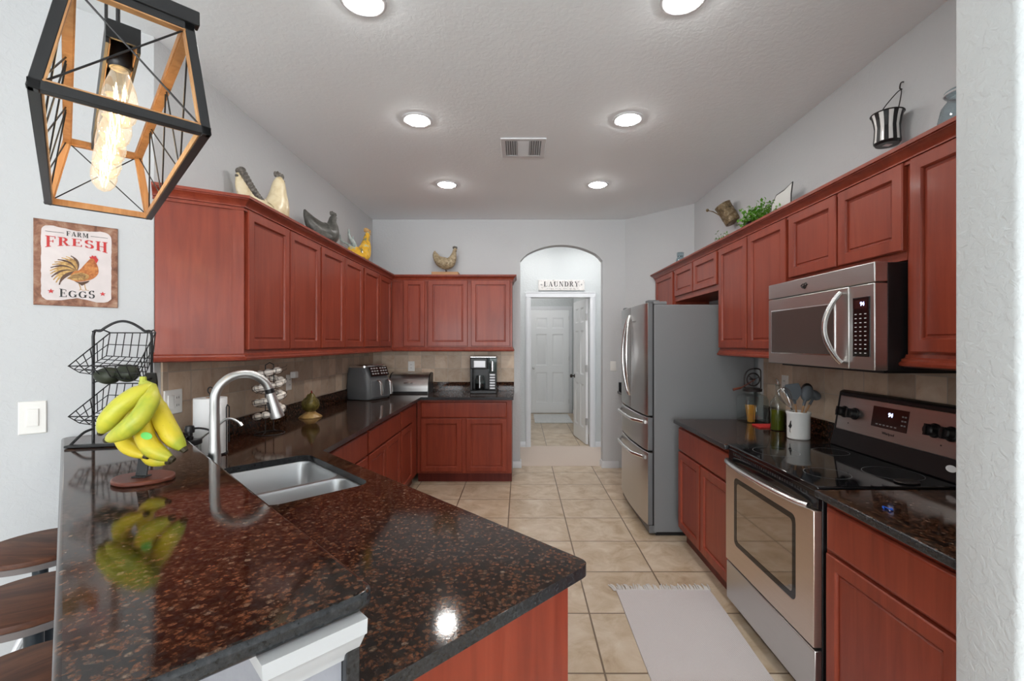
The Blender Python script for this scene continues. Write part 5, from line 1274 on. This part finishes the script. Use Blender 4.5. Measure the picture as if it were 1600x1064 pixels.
mb = MB().lathe([(.002, 0), (.013, 0), (.013, .0008), (.002, .001)], seg=20, sx=1.2, sy=.75); mb.xf(Matrix.Translation(c_) @ Matrix.Rotation(math.radians(25), 4, 'Y') @ Matrix.Rotation(PI/2-.15, 4, 'X') @ Matrix.Rotation(.2, 4, 'Z'))
M['sticker_green'] = mat('green_sticker', (.12, .55, .10), .4); mb.build('sticker', 'sticker_green', t)

# ------------------------------------------------------------ stools
def stool(label, x, y):
    t = thing('bar_stool', label, 'stool', (x, y, 0), 0, 'bar stools along the raised bar')
    MB().lathe([(.002, .730), (.158, .730), (.168, .736), (.170, .746), (.167, .757), (.160, .760), (.002, .760)], seg=48).build('seat', 'walnut', t)
    MB().loft([[(r_*math.cos(2*PI*j/40), r_*math.sin(2*PI*j/40), z) for j in range(40)] for r_, z in ((.150, .722), (.171, .722), (.173, .742), (.1705, .742), (.169, .726), (.150, .726))], closed=True).build('seat_rim', 'rim_grey', t)
    MB().tube([(0, 0, .28), (0, 0, .722)], .021, 16).build('post', 'stool_metal', t)
    MB().lathe([(.002, .40), (.036, .40), (.036, .50), (.002, .50)], seg=20).build('collar', 'stool_metal', t)
    for k in range(4):
        a = PI/4+k*PI/2; c_, s_ = math.cos(a), math.sin(a)
        MB().tube([(.03*c_, .03*s_, .47), (.13*c_, .13*s_, .24), (.21*c_, .21*s_, .0)], .012, 10).build('leg', 'grey_metal', t)
    MB().tube([(.15*math.cos(2*PI*i/40), .15*math.sin(2*PI*i/40), .19) for i in range(40)], .008, 8, closed=True).build('foot_ring', 'stool_metal', t)
    return t
s0 = stool('farthest round wooden bar stool, next to the slanted wall', -1.725, 1.635)
dup(s0, (-1.390, 1.300, 0), .5, 'middle round wooden bar stool beside the bar')
dup(s0, (-1.055, .965, 0), 1.0, 'nearest round wooden bar stool, at the bottom left corner')

# ------------------------------------------------------------ rugs
t = thing('kitchen_rug', 'pale woven rug with fringe in front of the range', 'rug', (0, 0, 0), 0)
mb = MB(); nx, ny = 14, 40; random.seed(5)
vs = []
for k in range(2):
    for i in range(nx+1):
        for j in range(ny+1):
            x = .572+(1.118-.572)*i/nx; y = 1.15+(2.715-1.15)*j/ny
            wv_ = .010*math.sin(y*5.0+1)*(1 if i == nx else .35*i/nx)
            vs.append((x+wv_, y+.004*math.sin(x*30), (.009+.0015*math.sin(x*40+y*9)) if k else .001))
n1 = (nx+1)*(ny+1); idx = lambda k, i, j: k*n1+i*(ny+1)+j; fs = []
for i in range(nx):
    for j in range(ny): fs += [(idx(1, i, j), idx(1, i+1, j), idx(1, i+1, j+1), idx(1, i, j+1)), (idx(0, i, j+1), idx(0, i+1, j+1), idx(0, i+1, j), idx(0, i, j))]
for i in range(nx): fs += [(idx(0, i, 0), idx(0, i+1, 0), idx(1, i+1, 0), idx(1, i, 0)), (idx(1, i, ny), idx(1, i+1, ny), idx(0, i+1, ny), idx(0, i, ny))]
for j in range(ny): fs += [(idx(1, 0, j), idx(1, 0, j+1), idx(0, 0, j+1), idx(0, 0, j)), (idx(0, nx, j), idx(0, nx, j+1), idx(1, nx, j+1), idx(1, nx, j))]
mb.add(vs, fs).build('woven_field', 'rug', t, ang=60)
mb = MB()
for e_, dy in ((2.715, 1), (1.15, -1)):
    for i in range(72):
        x = .560+i*(.572/71); L_ = random.uniform(.045, .075); dx = random.uniform(-.014, .014)-(.03 if i < 3 else 0)
        mb.tube([(x, e_-.004*dy, .007), (x+dx*.5, e_+dy*L_*.5, .010), (x+dx, e_+dy*L_, .004)], [.0040, .0046, .0034], 5)
o = mb.build('fringe', 'fringe', t); o['kind'] = 'stuff'
tag(MB().prism(rrect(.27, .98, 8.40, 9.42, .02, 3), .001, .012).build('laundry_mat', 'mat_grey', bev=.003), 'pale grey mat before the far laundry door', 'mat')

# ------------------------------------------------------------ ceiling fittings
def can(label, x, y, dm='can'):
    t = thing('ceiling_light', label, 'ceiling light', (x, y, ZC), 0)
    MB().loft([[(r_*math.cos(2*PI*j/40), r_*math.sin(2*PI*j/40), z) for j in range(40)] for r_, z in ((.078, -.001), (.098, -.001), (.098, -.004), (.092, -.008), (.080, -.008), (.077, -.006))], closed=True).build('trim_ring', 'white', t)
    MB().lathe([(.002, -.024), (.030, -.022), (.055, -.017), (.072, -.010), (.0775, -.004), (.0775, -.0015), (.002, -.0015)], seg=40).build('diffuser', dm, t); return t
lights = [('recessed ceiling light, left row, nearest the camera', -.673, 1.945), ('recessed ceiling light, right row, nearest the camera', .695, 1.935),
          ('recessed ceiling light, left row, middle, left of the air vent', -.676, 2.985), ('recessed ceiling light, right row, middle, right of the air vent', .703, 2.976),
          ('recessed ceiling light, left row, farthest back', -.679, 4.20), ('recessed ceiling light, right row, farthest back', .715, 4.20)]
c0 = can(*lights[0])
for l_, x, y in lights[1:]: dup(c0, (x, y, ZC), 0, l_)
for l_, x, y in (('added unseen ceiling light in the hall, hidden behind the arch', .10, 5.92), ('added unseen ceiling light in the hall, right of the arch', 1.0, 5.92), ('added unseen ceiling light over the laundry floor', .30, 7.3), ('added unseen ceiling light by the far laundry door', .30, 8.9),
                 ('added unseen ceiling light in the dining room, left behind the camera', -1.6, -2.2), ('added unseen ceiling light in the dining room, right behind the camera', 1.4, -2.2)):  # unseen lamps, added to brighten hall, laundry and dining room
    if y > 5: can(l_, x, y, 'can_hall_added')
    else: dup(c0, (x, y, ZC), 0, l_)
t = thing('ceiling_vent', 'white square air vent in the kitchen ceiling', 'vent', (.022, 3.41, ZC), 0)
MB().prism([rect(-.165, .165, -.165, .165), list(reversed(rect(-.130, .130, -.130, .130)))], -.010, -.0005).build('frame', 'white', t, bev=.003)
MB().box(-.130, .130, -.130, .130, -.002, -.0005).build('dark_duct', 'grey_plastic', t)
mb = MB()
for s in (-1, 1):
    for i in range(5): 
        x = s*(.052+i*.0165); mb.bar((x, -.13, -.007), (x, .13, -.007), .010, .0015, (s*.7, 0, .7))
for i in range(13): y = -.12+i*.02; mb.bar((-.042, y, -.007), (.042, y, -.007), .015, .0015, (0, .5, .9))
mb.box(-.045, -.040, -.13, .13, -.012, -.002).box(.040, .045, -.13, .13, -.012, -.002); mb.build('louvers', 'white', t)

# ------------------------------------------------------------ pendant lamp
t = thing('pendant_lamp', 'black and wood cage pendant with five glowing bulbs over the bar', 'lamp', (0, 0, 0), R45)
NB, FB = 1.082, 1.945
ZL, ZH = 1.900, 2.092
LO = (-.036, .197); HI = (.003, .170)
cA = (.081+.0865)/2
C = {}
for nb, b in (('n', NB), ('f', FB)):
    C[nb+'bl'] = Vector((LO[0], b, ZL)); C[nb+'br'] = Vector((LO[1], b, ZL)); C[nb+'tl'] = Vector((HI[0], b, ZH)); C[nb+'tr'] = Vector((HI[1], b, ZH))
ctr = Vector((cA, (NB+FB)/2, (ZL+ZH)/2))
edges = [('nbl', 'nbr', 'bz'), ('ntl', 'ntr', 'bz'), ('fbl', 'fbr', 'bz'), ('ftl', 'ftr', 'bz'), ('nbl', 'fbl', 'az'), ('nbr', 'fbr', 'az'), ('ntl', 'ftl', 'az'), ('ntr', 'ftr', 'az'),
         ('nbl', 'ntl', 'ab'), ('nbr', 'ntr', 'ab'), ('fbl', 'ftl', 'ab'), ('fbr', 'ftr', 'ab')]
for p, q_, ins in edges:
    P_, Q_ = C[p], C[q_]; dd_ = (Q_-P_).normalized()
    up = Vector((0, 0, 1)) if abs(dd_.z) < .5 else Vector((0, 1, 0))
    w_ = .0165
    o = MB().bar(P_-dd_*w_/2, Q_+dd_*w_/2, w_, w_, up).build('cage_bar', 'black_metal', t, bev=.0012, seg=1)
    mid = (P_+Q_)/2; mb = MB()
    for axn in ins:
        ax_ = {'a': Vector((1, 0, 0)), 'b': Vector((0, 1, 0)), 'z': Vector((0, 0, 1))}[axn]
        sg = 1 if (ctr-mid).dot(ax_) > 0 else -1
        n_ = (ax_*sg-dd_*(ax_*sg).dot(dd_)).normalized(); off = n_*(w_/2+.0012)
        mb.bar(P_+off, Q_+off, w_*.96, .0025, n_)
    mb.build('wood_lining', 'lamp_wood', o)
MB().box(HI[0]-.012, HI[1]+.016, NB-.012, NB+.010, ZH+.006, ZH+.034).build('top_rail', 'black_metal', t, bev=.002)
def wire(mb, p, q_): mb.tube([p, q_], .0018, 6)
mb = MB()
for e_ in 'nf':
    wire(mb, C[e_+'bl'], C[e_+'tr']); wire(mb, C[e_+'br'], C[e_+'tl'])
for s in 'lr':
    for k in range(3):
        f0, f1 = k/3, (k+1)/3
        B = lambda f: C['nb'+s].lerp(C['fb'+s], f); T = lambda f: C['nt'+s].lerp(C['ft'+s], f)
        wire(mb, B(f0), T(f1)); wire(mb, T(f0), B(f1))
        if k: wire(mb, B(f0), T(f0))
mb.build('cross_wires', 'black_metal', t)
ch = MB().box(cA-.027, cA+.027, 1.225, 1.936, ZH+.030, ZH+.036).box(cA-.027, cA-.022, 1.225, 1.936, ZH-.012, ZH+.032).box(cA+.022, cA+.027, 1.225, 1.936, ZH-.012, ZH+.032).box(cA-.027, cA+.027, 1.222, 1.228, ZH-.0, ZH+.036).build('socket_channel', 'black_metal', t)
MB().box(cA-.0215, cA-.0195, 1.229, 1.93, ZH-.011, ZH+.029).box(cA+.0195, cA+.0215, 1.229, 1.93, ZH-.011, ZH+.029).build('wood_lining', 'lamp_wood', ch)
for b in (1.36, 1.78): MB().tube([(cA, b, ZH+.03), (cA, b, ZC-.02)], .004, 8).build('hanging_rod', 'black_metal', t)
MB().box(cA-.06, cA+.06, 1.30, 1.84, ZC-.026, ZC-.001).build('canopy', 'black_metal', t, bev=.004)
for k in range(5):
    b = 1.308+k*.145
    MB().lathe([(.002, ZH+.030), (.022, ZH+.030), (.022, ZH-.012), (.018, ZH-.020), (.002, ZH-.020)], (cA, b, 0), 20).build('socket', 'black', t)
    o = MB().lathe([(.010, ZH-.018), (.014, ZH-.022), (.019, ZH-.038), (.027, ZH-.062), (.0315, ZH-.090), (.0315, ZH-.108), (.026, ZH-.128), (.015, ZH-.142), (.002, ZH-.148)], (cA, b, 0), 24).build('bulb', 'bulb_glass', t)
    mb = MB(); P_ = []
    for i in range(9):
        a = 2*PI*i/8; P_.append((cA+.0095*math.cos(a), b+.0095*math.sin(a), ZH-.055 if i % 2 else ZH-.115))
    mb.tube(P_, .0009, 5); mb.build('filament', 'filament', o)
